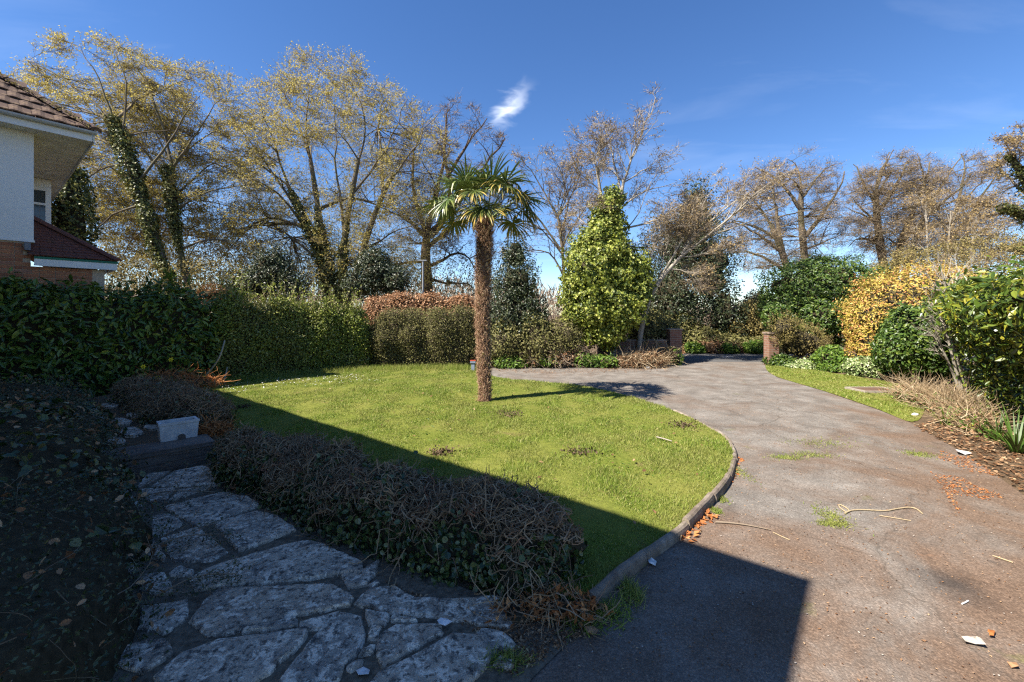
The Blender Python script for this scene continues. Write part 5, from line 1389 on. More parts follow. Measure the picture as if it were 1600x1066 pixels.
# right-hand hedge: bulging top, near the drive
rp = hpath([(4.7, 1.4), (5.3, 2.9), (7.0, 5.2), (8.9, 7.6), (10.6, 9.7)], 30)
V, F = sweep(rp, np.linspace(0.75, 0.85, 30), np.linspace(2.05, 2.25, 30), disp=0.2, dsc=1.3, seed=8, pw=0.6)
tgx = nrmz(np.gradient(rp, axis=0)); left = np.column_stack([-tgx[:, 1], tgx[:, 0]])
Vr = V.reshape(30, 14, 3); kz = np.clip(Vr[:, :, 2] / 2.1, 0, 1); Vr[:, :, :2] += left[:, None, :] * (0.80 * np.clip((kz - 0.5) / 0.35, 0, 1) ** 1.2 - 0.36)[:, :, None]
V = Vr.reshape(-1, 3)
hedge_thing("laurel_hedge", "bright overhanging laurel hedge along the right edge of the drive", "hedge", V, F, 19000, 0.11, M['laurel_bright'], 306, 0.40, 'fold', 0.12, 0.22, 0.75, 0.4, sprig=(120, 0.3, 0.1))

# ------------------------------------------------------------------ shrubs right of the gate
shrub("evergreen_bush", "big rounded glossy green bush over the right gate pillar", "bush", [E(1245, 462, 16, 52, 48), E(1300, 452, 15.6, 58, 48), E(1345, 462, 15.2, 42, 45), E(1225, 492, 15.6, 36, 34), E(1290, 500, 15.0, 50, 36), E(1340, 505, 14.6, 44, 42), E(1275, 432, 16, 40, 28), E(1212, 492, 14.1, 22, 20)], 31000, 0.10, M['glossyleaf'], 320, rough=0.38, rs=1.9, depth=0.2, jit=0.6, up=0.3, sprigs=250)
shrub("orange_shrub", "rounded shrub covered in orange and yellow young leaves", "shrub", [E(1425, 478, 12.4, 82, 58), E(1382, 505, 12.2, 52, 55), E(1460, 460, 12.6, 56, 45), E(1365, 545, 12.0, 34, 32), E(1420, 530, 12.2, 60, 48)], 20000, 0.085, M['pieris'], 321, asp=0.42, rough=0.32, rs=2.8, depth=0.2, jit=0.7, up=0.7, cut=0.92)
shrub("camellia_bush", "rounded dark glossy bush in front of the orange shrub", "bush", [E(1430, 535, 10.6, 46, 52), E(1405, 548, 10.5, 30, 40), E(1462, 545, 10.4, 32, 45), E(1435, 510, 10.8, 34, 32)], 9000, 0.09, M['glossyleaf'], 322, asp=0.5, rough=0.3, rs=2.6, depth=0.12, jit=0.6, kind='fold')
shrub("bare_shrub", "twiggy brown shrub beside the right gate pillar", "shrub", [E(1245, 535, 14.2, 34, 34), E(1275, 540, 14.1, 26, 28), E(1226, 512, 13.7, 22, 30)], 4600, 0.05, M['scrub'], 323, rough=0.4, depth=0.4, jit=1.2, sprigs=900)
shrub("low_green_shrub", "low dark green shrub at the foot of the right gate pillar", "shrub", [E(1215, 566, 14.0, 20, 14), E(1235, 570, 13.7, 16, 10)], 1600, 0.09, M['glossyleaf'], 324, rough=0.3, stem=False)
shrub("variegated_shrub", "low cream and green shrub beside the right verge", "shrub", [E(1262, 574, 13.2, 22, 11), E(1240, 576, 13.2, 14, 8), E(1280, 578, 13.0, 12, 8)], 1800, 0.075, M['varieg'], 325, rough=0.3, stem=False)
shrub("bright_green_shrub", "bright yellow-green leafy shrub left of the orange shrub's foot", "shrub", [E(1298, 562, 12.8, 22, 22), E(1318, 570, 12.5, 18, 16), E(1300, 578, 12.5, 18, 10)], 1800, 0.10, M['weed'], 326, rough=0.3, depth=0.15)
shrub("variegated_shrub", "small cream-edged shrub under the orange shrub beside the camellia", "shrub", [E(1350, 575, 11.6, 26, 18), E(1370, 582, 11.4, 16, 12)], 1700, 0.08, M['varieg'], 327, rough=0.3, coremat=M['core'])
shrub("brown_scrub", "brown twiggy scrub behind the right-hand shrubs", "bush", [E(1440, 420, 22, 60, 34), E(1510, 410, 21, 55, 38), E(1570, 410, 20, 50, 45), E(1400, 440, 22, 40, 25)], 9000, 0.10, M['scrub'], 328, rough=0.4, depth=0.4, jit=1.3, core=False, sprigs=1400)
# bare shrub with pale stems
rb = np.array((*G(1508, 618), 0.0))
Yb = rb[1]
bs = thing("pale_stemmed_shrub", "bare shrub with several slim pale stems before the right hedge", "shrub", tuple(rb))
stems = [[(1504, 612), (1488, 560), (1476, 505), (1466, 470)], [(1510, 612), (1492, 555), (1482, 500), (1480, 450), (1472, 425)], [(1515, 612), (1500, 565), (1484, 520)], [(1500, 612), (1486, 575), (1470, 540), (1462, 512)], [(1490, 545), (1482, 500), (1488, 455), (1500, 420)]]
A = np.stack([resample(np.array([P(x, y, Yb + 0.15 * k) for x, y in s]), 9) for k, s in enumerate(stems)])
Ls = np.linalg.norm(np.diff(A, axis=1), axis=2).sum(1)
RR = np.full((5, 1), 0.03) * np.linspace(1, 0.45, 9)[None]
rng = np.random.default_rng(330)
for k in range(5): obj("stem", tubes(A[k:k + 1], RR[k:k + 1], 6), M['palebark'], bs, smooth=True)
g1_ = grow((A, RR, Ls), 9, 0.45, 1.0, (0.3, 0.8), 0.42, 6, 0.12, 0.10, None, rng)
g2_ = grow(g1_, 6, 0.2, 1.0, (0.3, 0.9), 0.5, 5, 0.15, 0.06, None, rng)
g3_ = grow(g2_, 3, 0.2, 1.0, (0.3, 0.9), 0.5, 4, 0.15, 0.05, None, rng, lmin=0.06)
obj("twigs", tubes(g1_[0], np.maximum(g1_[1], 0.005), 4) + tubes(g2_[0], np.maximum(g2_[1], 0.0032), 3) + tubes(g3_[0], np.maximum(g3_[1], 0.0024), 3), M['palebark'], bs)
# dry brush along the right bed
rng = np.random.default_rng(331)
def bedpos(m):
    t = rng.uniform(size=m); b = np.array([G(1410, 625), G(1450, 640), G(1500, 655), G(1540, 690)])
    s = t * 3; i = np.minimum(s.astype(int), 2); w = (s - i)[:, None]
    q = b[i] * (1 - w) + b[i + 1] * w + np.abs(rng.normal(size=(m, 1))) * np.array([[0.45, 0.5]]) + rng.normal(size=(m, 2)) * 0.12
    return np.column_stack([q, rng.uniform(0.0, 0.22, m)])
db = thing("dry_brush", "tangle of dry straw-coloured stems below the pale-stemmed shrub", "brush", (*G(1470, 640), 0))
obj("stems", tangle(1500, bedpos, 6, 0.09, 0.0042, rng, up=0.10, stiff=0.5), M['drystem'], db, kind='stuff')
q = bedpos(2600)
obj("leaves", [leaves(q, np.tile(UP, (2600, 1)), np.full(2600, 0.06), 0.5, 'quad', 0.9, 0.3, 0, rng)], M['deadleaf'], db, kind='stuff')
q = bedpos(1400)
obj("weeds", [leaves(q, np.tile(UP, (1400, 1)), np.full(1400, 0.07), 0.45, 'quad', 0.9, 0.3, 0, rng)], M['weed'], db, kind='stuff')
# strappy plants
def strap(name, label, x, y, n, L, w, mat, seed, spread=0.6, z=0.0):
    rng = np.random.default_rng(seed)
    t = thing(name, label, "plant", (x, y, z), "strap-leaved plants in the right bed")
    for k in range(n):
        a = rng.uniform(0, 6.283); o = np.array((math.cos(a), math.sin(a), 0.0)); s = np.array((-o[1], o[0], 0))
        l = L * rng.uniform(0.6, 1.1); e = rng.uniform(0.15, spread)
        V = []
        p = np.array((x, y, z)) + o * rng.uniform(0, 0.05); d = nrmz(UP + o * e)
        for m in range(6):
            ww = w * (1 - (m / 5) ** 2 * 0.95); V += [p - s * ww, p + s * ww]
            d = nrmz(d + o * 0.16 * e * 2 - UP * 0.10 * m * e); p = p + d * l / 5
        obj("blade", [(np.array(V), np.array([(2 * m, 2 * m + 1, 2 * m + 3, 2 * m + 2) for m in range(5)]))], mat, t)
p = G(1476, 664); strap("iris_clump", "pale green fan of upright strap leaves at the drive edge", p[0], p[1], 22, 0.36, 0.011, M['strap'], 340)
p = G(1588, 708); strap("iris_clump", "dark green arching strap leaves in shade at the right edge", p[0], p[1], 40, 0.6, 0.012, M['glossyleaf'], 341, 0.8)
p = G(1560, 690); strap("iris_clump", "smaller dark strap-leaved tuft in shade under the right hedge", p[0], p[1], 26, 0.45, 0.011, M['glossyleaf'], 342, 0.8)

# ------------------------------------------------------------------ foreground: cut ivy hedges, shady bed
def vine_hedge(name, label, path, hw, h, nst, nlf, seed, z0=-0.03):
    rng = np.random.default_rng(seed)
    V, F = sweep(path, hw, h, disp=0.10, dsc=3.4, seed=seed, pw=0.7, z0=z0)
    c = V.mean(0)
    t = thing(name, label, "ivy hedge", (c[0], c[1], 0), "cut ivy hedges along the path")
    obj("mound", [(shrink(V, F, 0.05), F)], M['core'], t, smooth=True)
    def top(m):
        p, n = samp(V, F, m * 4, rng, 0.3)
        k = rng.uniform(size=m * 4) < np.clip(n[:, 2] * 1.4 - 0.45 + 0.25 * wav(p, 2.5, seed), 0.015, 1)
        p, n = p[k][:m], n[k][:m]
        return p + n * rng.uniform(-0.03, 0.05, (len(p), 1))
    pt = top(nst); nst = len(pt)
    K = 8; q = pt.copy(); out = np.zeros((nst, K, 3)); an = rng.uniform(0, 6.283, nst); cu = rng.normal(size=nst) * 0.5
    zs, zn = samp(V, F, 9000, rng, 0.3)
    gx0, gy0 = V[:, 0].min() - 0.4, V[:, 1].min() - 0.4; cell = 0.06
    nx, ny = int((V[:, 0].max() + 0.4 - gx0) / cell) + 1, int((V[:, 1].max() + 0.4 - gy0) / cell) + 1
    Hm = np.zeros((nx, ny)); zz_ = np.concatenate([zs, V]); np.maximum.at(Hm, (((zz_[:, 0] - gx0) / cell).astype(int), ((zz_[:, 1] - gy0) / cell).astype(int)), zz_[:, 2])
    for _ in range(2): Hm = np.maximum(Hm, 0.25 * (np.roll(Hm, 1, 0) + np.roll(Hm, -1, 0) + np.roll(Hm, 1, 1) + np.roll(Hm, -1, 1)))
    lift = rng.uniform(-0.02, 0.06, nst); side = pt[:, 2] < 0.8 * Hm[np.clip(((pt[:, 0] - gx0) / cell).astype(int), 0, nx - 1), np.clip(((pt[:, 1] - gy0) / cell).astype(int), 0, ny - 1)]
    for k in range(K):
        out[:, k] = q
        cu = 0.85 * cu + 0.5 * rng.normal(size=nst); an = an + cu * 0.8
        q = q + np.column_stack([np.cos(an), np.sin(an), 0.9 * rng.normal(size=nst)]) * (0.038 * rng.uniform(0.5, 1.5, nst))[:, None]
        hh_ = Hm[np.clip(((q[:, 0] - gx0) / cell).astype(int), 0, nx - 1), np.clip(((q[:, 1] - gy0) / cell).astype(int), 0, ny - 1)]
        off_ = (hh_ < out[:, k][:, 2] - 0.12) & ~side; an = np.where(off_, an + 2.6, an); q[off_] = out[:, k][off_]; hh_ = np.where(off_, q[:, 2], hh_)
        q[:, 2] = np.where(side, np.clip(q[:, 2], 0.01, np.maximum(hh_ + 0.05, 0.02)), 0.75 * q[:, 2] + 0.25 * np.maximum(hh_ + lift, 0.012))
    rr_ = (0.0042 * rng.uniform(0.5, 1.5, nst))[:, None] * np.linspace(1, 0.55, K)[None]
    obj("dry_stems", tubes(out, rr_, 3), M['vine'], t, kind='stuff')
    p, n = samp(V, F, nlf, rng, 0.3)
    p = p + n * rng.uniform(-0.04, 0.06, (nlf, 1)); keep = (wav(p, 3.0, seed) > 0.1) | (n[:, 2] < 0.5); p, n = p[keep], n[keep]
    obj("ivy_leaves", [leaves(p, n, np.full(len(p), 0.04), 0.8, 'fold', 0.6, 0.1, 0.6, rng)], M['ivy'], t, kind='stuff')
    # a few shoots standing up along the top
    ns = 40; k = np.argsort(-p[:, 2])[:len(p) // 3]; s = rng.choice(k, ns)
    d = nrmz(np.column_stack([rng.normal(size=(ns, 2)) * 0.5, np.ones(ns)])); L = rng.uniform(0.06, 0.2, ns)
    obj("shoots", [spikes(p[s], p[s] + d * L[:, None], np.full(ns, 0.003)), leaves(p[s] + d * (L * 0.9)[:, None], d, np.full(ns, 0.045), 0.8, 'fold', 0.8, 0.2, 0, rng), leaves(p[s] + d * (L * 0.6)[:, None], d, np.full(ns, 0.04), 0.8, 'fold', 0.8, 0.2, 0, rng)], M['ivy'], t, kind='stuff')
    return t
vine_hedge("ivy_hedge", "long low hedge of cut dry ivy stems beside the paved path", hpath([(-3.05, 4.72), (-2.2, 4.28), (-1.1, 3.42), (-0.1, 2.92), (0.42, 2.66)], 26), np.array([0.3] * 2 + [0.38] * 20 + [0.36, 0.34, 0.3, 0.25]), np.linspace(0.36, 0.40, 26) + 0.04 * np.sin(np.arange(26) * 1.3), 4000, 9000, 350)
vine_hedge("ivy_hedge", "shorter hump of cut dry ivy stems behind the pale trough", hpath([(-3.75, 5.5), (-4.6, 6.1), (-5.6, 6.9), (-6.6, 7.6)], 18), 0.46, 0.52, 1700, 1800, 351)
# rust-coloured dead plants beside the humps
brush_pile("dead_fern", "rust-brown dead fern fronds behind the shorter ivy hump", "fern", [E(300, 598, 8.4, 40, 9), E(265, 590, 8.6, 30, 9)], 320, 900, M['rustleaf'], M['rustleaf'], 352, 0.08, 0.005, 0.07)
brush_pile("dead_fern", "rust-brown dead fern tuft right of the pale trough", "fern", [E(335, 672, 5.3, 22, 9)], 160, 350, M['rustleaf'], M['rustleaf'], 353, 0.05, 0.004, 0.045)
brush_pile("stem_litter", "reddish trailing stems and dead leaves at the near end of the ivy hedge", "brush", [((0.33, 2.38, 0.0), (0.26, 0.14, 0.10)), ((0.05, 2.36, 0.0), (0.2, 0.10, 0.06))], 160, 420, M['rustleaf'], M['vine'], 354, 0.05, 0.0035, 0.05)
# shady bed between path and house
bedp = hpath([(-1.95, 1.07), (-2.53, 1.78), (-3.45, 2.76), (-4.48, 3.66), (-5.8, 4.76), (-7.55, 6.16)], 30)
V, F = sweep(bedp, np.linspace(0.8, 1.15, 30), np.linspace(0.62, 0.85, 30), disp=0.2, dsc=1.9, seed=12, pw=0.8)
rng = np.random.default_rng(360)
bd = thing("ground_cover_bed", "dark mound of ivy and cotoneaster spreading over the left side of the path", "ground cover", (-3.3, 2.9, 0))
obj("mound", [(shrink(V, F, 0.07), F)], M['core'], bd, smooth=True)
p, n = samp(V, F, 26000, rng, 0.3); p = p + n * rng.normal(size=(len(p), 1)) * 0.05
big = wav(p, 1.6, 3) > 0.25
obj("small_leaves", [leaves(p[~big], n[~big], np.full((~big).sum(), 0.026), 0.55, 'quad', 0.9, 0.3, 0, rng)], M['darkleaf'], bd, kind='stuff')
pb, nb2 = p[big][::4], n[big][::4]
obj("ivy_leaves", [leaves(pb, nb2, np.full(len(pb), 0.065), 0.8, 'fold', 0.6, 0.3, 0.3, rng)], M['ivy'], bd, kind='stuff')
pd, nd = samp(V, F, 900, rng, 0.3)
obj("dead_leaves", [leaves(pd + nd * 0.05, nd, np.full(900, 0.05), 0.6, 'fold', 0.8, 0.3, 0, rng)], M['deadleaf'], bd, kind='stuff')
obj("stems", tangle(520, lambda m: samp(V, F, m, rng, 0.3)[0] - UP * 0.03, 7, 0.05, 0.0022, rng, up=0.0, stiff=0.5), M['bark'], bd, kind='stuff')
# sprays reaching over the paving
def spray(px, py, ang, L, name, label):
    g = np.array((*G(px, py), 0.06)); d = np.array((math.cos(ang), math.sin(ang), 0.12)); t = thing(name, label, "plant", tuple(g), "cotoneaster sprays over the paving")
    rng = np.random.default_rng(int(px * 7 + py))
    A = resample(np.array([g, g + d * L * 0.5 + UP * 0.05, g + d * L - UP * 0.03]), 9)[None]
    side = grow((A, np.full((1, 9), 0.004), np.array([L])), 14, 0.1, 1.0, (0.5, 0.9), 0.45, 5, 0.08, -0.02, None, rng, lmin=0.05)
    obj("stem", tubes(A, np.full((1, 9), 0.0045), 4) + tubes(side[0], np.full(side[1].shape, 0.002), 3), M['browntwig'], t)
    q = side[0][:, 1:].reshape(-1, 3); q = np.concatenate([q + rng.normal(size=q.shape) * 0.012 for _ in range(6)])
    q[:, 2] = np.maximum(q[:, 2], 0.045)
    obj("leaves", [leaves(q, np.tile(UP, (len(q), 1)), np.full(len(q), 0.018), 0.6, 'quad', 0.8, 0.3, 0, rng)], M['darkleaf'], t, kind='stuff')
spray(210, 880, 0.35, 0.55, "cotoneaster_spray", "small-leaved spray over the paving left of the largest pale slab")
spray(180, 800, 0.2, 0.7, "cotoneaster_spray", "small-leaved spray reaching over the path below the step")
spray(240, 950, 0.5, 0.4, "cotoneaster_spray", "small-leaved spray nearest the camera at the path's left edge")

# ------------------------------------------------------------------ the palm
rng = np.random.default_rng(400)
pb0 = np.array((*G(758, 631), 0.03)); PY = pb0[1]
palm = thing("palm_tree", "fan palm with shaggy brown trunk standing in the lawn", "palm tree", tuple(pb0))
tl = resample(np.array([pb0, P(756, 560, PY), P(754, 480, PY), P(756, 400, PY), P(758, 340, PY)]), 40)
frac = np.linspace(0, 1, 40)
tr_ = np.interp(frac, [0, 0.06, 0.25, 0.6, 0.85, 1.0], [0.098, 0.088, 0.10, 0.107, 0.116, 0.092])
def fib_mat():
    t = NT("palm_fibre")
    mp = t.n("Mapping"); t.t.links.new(t.co(), mp.inputs[0]); mp.inputs["Scale"].default_value = (30, 30, 9)
    f = t.noise(1.0, 6.0, 0.7, 0.5, mp.outputs[0])
    c = t.ramp(f, [(0.3, (0.09, 0.05, 0.032)), (0.55, (0.22, 0.13, 0.08)), (0.75, (0.36, 0.23, 0.145))])
    return t.bsdf(c, 0.9, 0.1, t.bump(f, 1.0, 0.03))
M['fibre'] = fib_mat()
M['hair'] = leafmat("palm_hair", [(0.0, (0.13, 0.07, 0.042)), (0.5, (0.28, 0.165, 0.10)), (0.85, (0.42, 0.27, 0.165)), (1.0, (0.55, 0.40, 0.26))], 0.85, 0.15, 0.1)
M['stub'] = leafmat("palm_leaf_base", [(0.0, (0.18, 0.105, 0.06)), (0.6, (0.38, 0.25, 0.15)), (1.0, (0.66, 0.52, 0.36))], 0.8, 0.15, 0.0)
S_ = 20
a = np.arange(S_) / S_ * 2 * np.pi
V = tl[:, None, :] + tr_[:, None, None] * np.stack([np.cos(a), np.sin(a), a * 0], 1)[None]
V = V + np.stack([np.cos(a), np.sin(a), a * 0], 1)[None] * (0.022 * wav(V, 7.0, 4) + 0.014 * wav(V, 22.0, 2) + 0.008 * np.sin(V[..., 2] * 34.0))[..., None]
idx = np.arange(40 * S_).reshape(40, S_); A, B = idx[:-1], idx[1:]
trunk = obj("trunk", [(V.reshape(-1, 3), np.stack((A, np.roll(A, -1, 1), np.roll(B, -1, 1), B), -1).reshape(-1, 4))], M['fibre'], palm, smooth=True)
def on_trunk(n, lo=0.0, hi=1.0):
    f = rng.uniform(lo, hi, n) * 39; i = np.minimum(f.astype(int), 38); w = (f - i)[:, None]
    an = rng.uniform(0, 6.283, n)
    c = tl[i] * (1 - w) + tl[i + 1] * w; r = tr_[i] * (1 - w[:, 0]) + tr_[i + 1] * w[:, 0]
    o = np.column_stack([np.cos(an), np.sin(an), an * 0])
    return c + o * r[:, None], o, f / 39
# matted hair: short strands combed sideways and out
n = 22000
p, o, f = on_trunk(n)
shag = 1 + 1.1 * np.clip((f - 0.72) / 0.28, 0, 1) + 0.7 * np.clip(wav(p, 6.0, 8), 0, 1)
tang = np.column_stack([-o[:, 1], o[:, 0], o[:, 2] * 0])
d = nrmz(o * rng.uniform(0.15, 0.9, (n, 1)) + tang * rng.normal(size=(n, 1)) * 1.0 + UP * (rng.normal(size=(n, 1)) * 0.45 - 0.12))
L = shag * rng.uniform(0.025, 0.08, n) * (1 + 0.6 * (rng.uniform(size=n) < 0.08))
mid = p + d * (L * 0.55)[:, None]; end = p + (d + np.array([0, 0, -0.45])) * L[:, None]
sd = nrmz(np.cross(d, UP + 0.3 * rng.normal(size=(n, 3)))) * 0.0026
Vh = np.stack([p - sd, p + sd, mid + sd * 0.8, mid - sd * 0.8, end], 1).reshape(-1, 3); i5 = np.arange(n)[:, None] * 5
hm = mesh_from("fibre", [(Vh, i5 + np.array([[0, 1, 2, 3]])), (Vh, i5 + np.array([[3, 2, 4]]))])
ho = obj("fibre", hm, M['hair'], palm, kind='stuff')
ho.parent = trunk; ho.location = (0, 0, 0)
# old leaf bases, in a spiral
parts = []
for k in range(420):
    fk = 0.03 + 0.96 * k / 420; i = fk * 39; j = min(int(i), 38); w = i - j
    c = tl[j] * (1 - w) + tl[j + 1] * w; r = tr_[j] * (1 - w) + tr_[j + 1] * w
    an = k * 2.399 + rng.normal() * 0.12
    o = np.array((math.cos(an), math.sin(an), 0)); s = np.array((-o[1], o[0], 0))
    l = rng.uniform(0.05, 0.11) * (1.7 if fk > 0.88 else 1.0); wd = rng.uniform(0.014, 0.026)
    up_ = UP * rng.uniform(0.5, 1.0) + o * rng.uniform(0.45, 0.9) + s * rng.normal() * 0.25; up_ = up_ / np.linalg.norm(up_)
    b = c + o * (r - 0.006)
    th = nrmz(np.cross(s, up_)) * 0.006
    V = np.array([b - s * wd * 1.3, b + s * wd * 1.3, b + up_ * l + s * wd * 0.55, b + up_ * l - s * wd * 0.55])
    V = np.concatenate([V, V + th])
    parts.append((V, np.array([(0, 1, 2, 3), (7, 6, 5, 4), (0, 4, 5, 1), (1, 5, 6, 2), (2, 6, 7, 3), (3, 7, 4, 0)])))
so_ = obj("leaf_bases", parts, M['stub'], palm, kind='stuff'); so_.parent = trunk; so_.location = (0, 0, 0)
# fronds
def frond_mat(name, g, tip, amt):
    t = NT(name)
    at = t.n("Attribute"); at.attribute_name = "along"
    r = t.isl()
    c = t.ramp(r, [(0.0, tuple(x * 0.65 for x in g)), (0.6, g), (1.0, tuple(min(1, x * 1.7) for x in g))])
    e = t.math('MULTIPLY', t.ramp(t.math('ADD', at.outputs["Fac"], t.math('MULTIPLY', t.math('SUBTRACT', r, 0.5), 0.5)), [(0.55, 0.0), (0.95, 1.0)]), amt)
    return t.bsdf(t.mix(e, c, tip), 0.33, 0.5, transl=0.12)
FM = [frond_mat("palm_leaf", (0.085, 0.13, 0.03), (0.30, 0.27, 0.08), 0.5), frond_mat("old_palm_leaf", (0.085, 0.11, 0.022), (0.5, 0.34, 0.07), 0.95)]
M['petiole'] = plain("palm_leaf_stalk", (0.13, 0.17, 0.05), 0.45, 0.4, 0.2, 8.0)
top = tl[-1]
def frond(az, el, pl, R, droop, old, roll=0.0, pitch=0.0):
    o = np.array((math.cos(az), math.sin(az), 0)); f = o * math.cos(el) + UP * math.sin(el)
    q = [top + o * 0.07 - UP * 0.05]
    d = f.copy()
    for k in range(6):
        q.append(q[-1] + d * pl / 6); d = nrmz(d - UP * 0.045 * droop + o * 0.02)
    q = np.array(q)
    fr = obj("frond", None, None) if False else None
    s = nrmz(np.cross(d, UP)); nrm = nrmz(np.cross(s, d))
    s = s * math.cos(roll) + nrm * math.sin(roll); nrm = nrmz(np.cross(s, d))
    d = nrmz(d * math.cos(pitch) - nrm * math.sin(pitch)); nrm = nrmz(np.cross(s, d))
    h = q[-1]; nl = 32
    Vs, Fs, At = [], [], []
    for k in range(nl):
        ph = (k / (nl - 1) - 0.5) * 2 * 2.35 + rng.normal() * 0.06
        dd = d * math.cos(ph) + s * math.sin(ph) + nrm * (0.16 - 0.10 * math.cos(ph) + rng.normal() * 0.07)
        dd = dd / np.linalg.norm(dd)
        Lk = R * (0.80 + 0.20 * math.cos(ph * 0.8)) * rng.uniform(0.72, 1.1)
        sd_ = nrmz(np.cross(nrm, dd))
        p = h.copy(); base = len(Vs); seg = 7; brk = rng.uniform(0.35, 0.8); ldr = rng.uniform(0.3, 2.0)
        for m in range(seg + 1):
            u_ = m / seg
            w_ = 0.0165 * min(1, 0.25 + u_ * 2.4) * (1 - max(0, (u_ - 0.62) / 0.38) ** 1.6 * 0.9)
            fold = 0.45 * w_
            Vs += [p - sd_ * w_ + nrm * fold, p.copy(), p + sd_ * w_ + nrm * fold]; At += [u_] * 3
            g = droop * ldr * (0.05 + 0.75 * max(0, u_ - brk + 0.25) ** 1.3) * rng.uniform(0.7, 1.3)
            dd = nrmz(dd - UP * g); p = p + dd * Lk / seg
        for m in range(seg):
            b = base + 3 * m
            Fs += [(b, b + 1, b + 4, b + 3), (b + 1, b + 2, b + 5, b + 4)]
    me = mesh_from("frond", [(np.array(Vs), np.array(Fs))])
    at = me.attributes.new("along", 'FLOAT', 'POINT'); at.data.foreach_set("value", np.array(At, dtype=np.float32))
    fo = obj("frond", me, FM[1 if old else 0], palm)
    po = obj("leaf_stalk", tube1(q, np.linspace(0.014, 0.007, 7), 5), M['petiole'], palm, smooth=True); po.parent = fo; po.location = (0, 0, 0)
az = 0.4
for k in range(29):
    az += 2.399
    u_ = k / 28
    el = 1.38 - 1.12 * u_ ** 0.75 + rng.normal() * 0.07
    frond(az + rng.normal() * 0.15, el, rng.uniform(0.55, 0.78) + 0.18 * u_, rng.uniform(0.45, 0.64), 0.35 + 0.7 * u_ + rng.uniform(0, 0.4), u_ > 0.6 and rng.uniform() < 0.6, rng.normal() * 0.25, 0.05 + 0.95 * u_ ** 0.9 * rng.uniform(0.3, 1.3))

# ------------------------------------------------------------------ small things
M['greybox'] = plain("grey_paint", (0.22, 0.26, 0.32), 0.6, 0.3, 0.1, 8.0)
M['redpaint'] = plain("red_paint", (0.4, 0.06, 0.03), 0.6, 0.3, 0.1, 8.0)
M['galv'] = plain("galvanised_steel", (0.24, 0.25, 0.26), 0.45, 0.5, 0.1, 10.0)
M['paper'] = plain("white_litter", (0.6, 0.59, 0.57), 0.75, 0.2, 0.2, 30.0)
M['foil'] = plain("torn_packaging", (0.40, 0.35, 0.29), 0.6, 0.3, 0.25, 30.0)
M['rope'] = plain("pale_rope", (0.36, 0.28, 0.17), 0.9, 0.1, 0.2, 60.0, 0.5)
M['iron'] = plain("rusty_iron_cover", (0.12, 0.07, 0.045), 0.85, 0.3, 0.3, 25.0, 0.6)
M['conc'] = plain("concrete_frame", (0.30, 0.26, 0.21), 0.9, 0.15, 0.2, 20.0, 0.4)
# grey marker post by the palm
g = np.array((*G(739, 582), 0.0)); gx, gy = g[0], g[1]
t = thing("marker_post", "short grey post with a flat head beside the palm's foot", "post", tuple(g))
obj("shaft", [box(gx - 0.045, gx + 0.045, gy - 0.04, gy + 0.04, 0, 0.27)], M['greybox'], t)
obj("head", [box(gx - 0.075, gx + 0.075, gy - 0.06, gy + 0.06, 0.272, 0.325)], M['greybox'], t)
obj("red_band", [box(gx - 0.078, gx + 0.078, gy - 0.063, gy + 0.063, 0.327, 0.345)], M['redpaint'], t)
# lamp post behind the hedge
lb = P(661, 460, 20.0); lt = P(661, 408, 20.0)
t = thing("street_lamp", "slim grey lamp post in front of the oak trunk", "lamp", (lb[0], lb[1], 0))
obj("pole", tube1(np.array([(lb[0], lb[1], 0), (lb[0], lb[1], lt[2] * 0.6), (lb[0], lb[1], lt[2])]), np.array([0.055, 0.045, 0.04]), 8), M['galv'], t)
obj("lamp_head", [box(lb[0] - 0.24, lb[0] + 0.16, lb[1] - 0.05, lb[1] + 0.05, lt[2] + 0.002, lt[2] + 0.05)], M['galv'], t)
# inspection cover on the right verge
c = np.array(G(1366, 612)); w, d_ = 0.36, 0.22
t = thing("inspection_cover", "rusty rectangular inspection cover set in the right verge", "drain cover", (c[0], c[1], 0))
obj("cover", [box(c[0] - w, c[0] + w, c[1] - d_, c[1] + d_, 0.0, 0.052)], M['iron'], t)
fr_ = [box(c[0] - w - 0.06, c[0] + w + 0.06, c[1] - d_ - 0.06, c[1] - d_ - 0.003, 0, 0.058), box(c[0] - w - 0.06, c[0] + w + 0.06, c[1] + d_ + 0.003, c[1] + d_ + 0.06, 0, 0.058),
       box(c[0] - w - 0.06, c[0] - w - 0.003, c[1] - d_ - 0.002, c[1] + d_ + 0.002, 0, 0.058), box(c[0] + w + 0.003, c[0] + w + 0.06, c[1] - d_ - 0.002, c[1] + d_ + 0.002, 0, 0.058)]
obj("concrete_frame", fr_, M['conc'], t)
# rope and sticks on the drive
def gp(pts, z): return np.array([(*G(x, y), z) for x, y in pts])
def bent(name, label, cat, pts, r, mat, z=0.012, K=40, arch=0.0):
    q = resample(gp(pts, z), K); q[:, 2] += arch * np.sin(np.linspace(0, math.pi, K)); rad = np.broadcast_to(np.asarray(r, float), (K,)) if np.ndim(r) == 0 else np.linspace(r[0], r[1], K)
    o = obj(name, tube1(q, rad, 6), mat, None, smooth=True)
    return tag(o, label, cat)
bent("rope", "pale loose rope with a looped end lying on the drive", "rope", [(1322, 803), (1312, 796), (1310, 790), (1316, 792), (1328, 800), (1318, 806), (1330, 800), (1345, 799), (1365, 800), (1385, 801), (1405, 797), (1422, 795), (1432, 797), (1441, 805)], 0.0055, M['rope'], 0.014, 60)
bent("stick", "thin straight pale stick lying below the rope", "stick", [(1374, 808), (1400, 812), (1423, 816)], 0.004, M['rope'], 0.012, 8)
bent("stick", "dark curved stick on the drive beside the lawn kerb", "stick", [(1118, 819), (1140, 820), (1165, 823), (1185, 827), (1204, 831)], (0.008, 0.004), M['browntwig'], 0.016, 14)
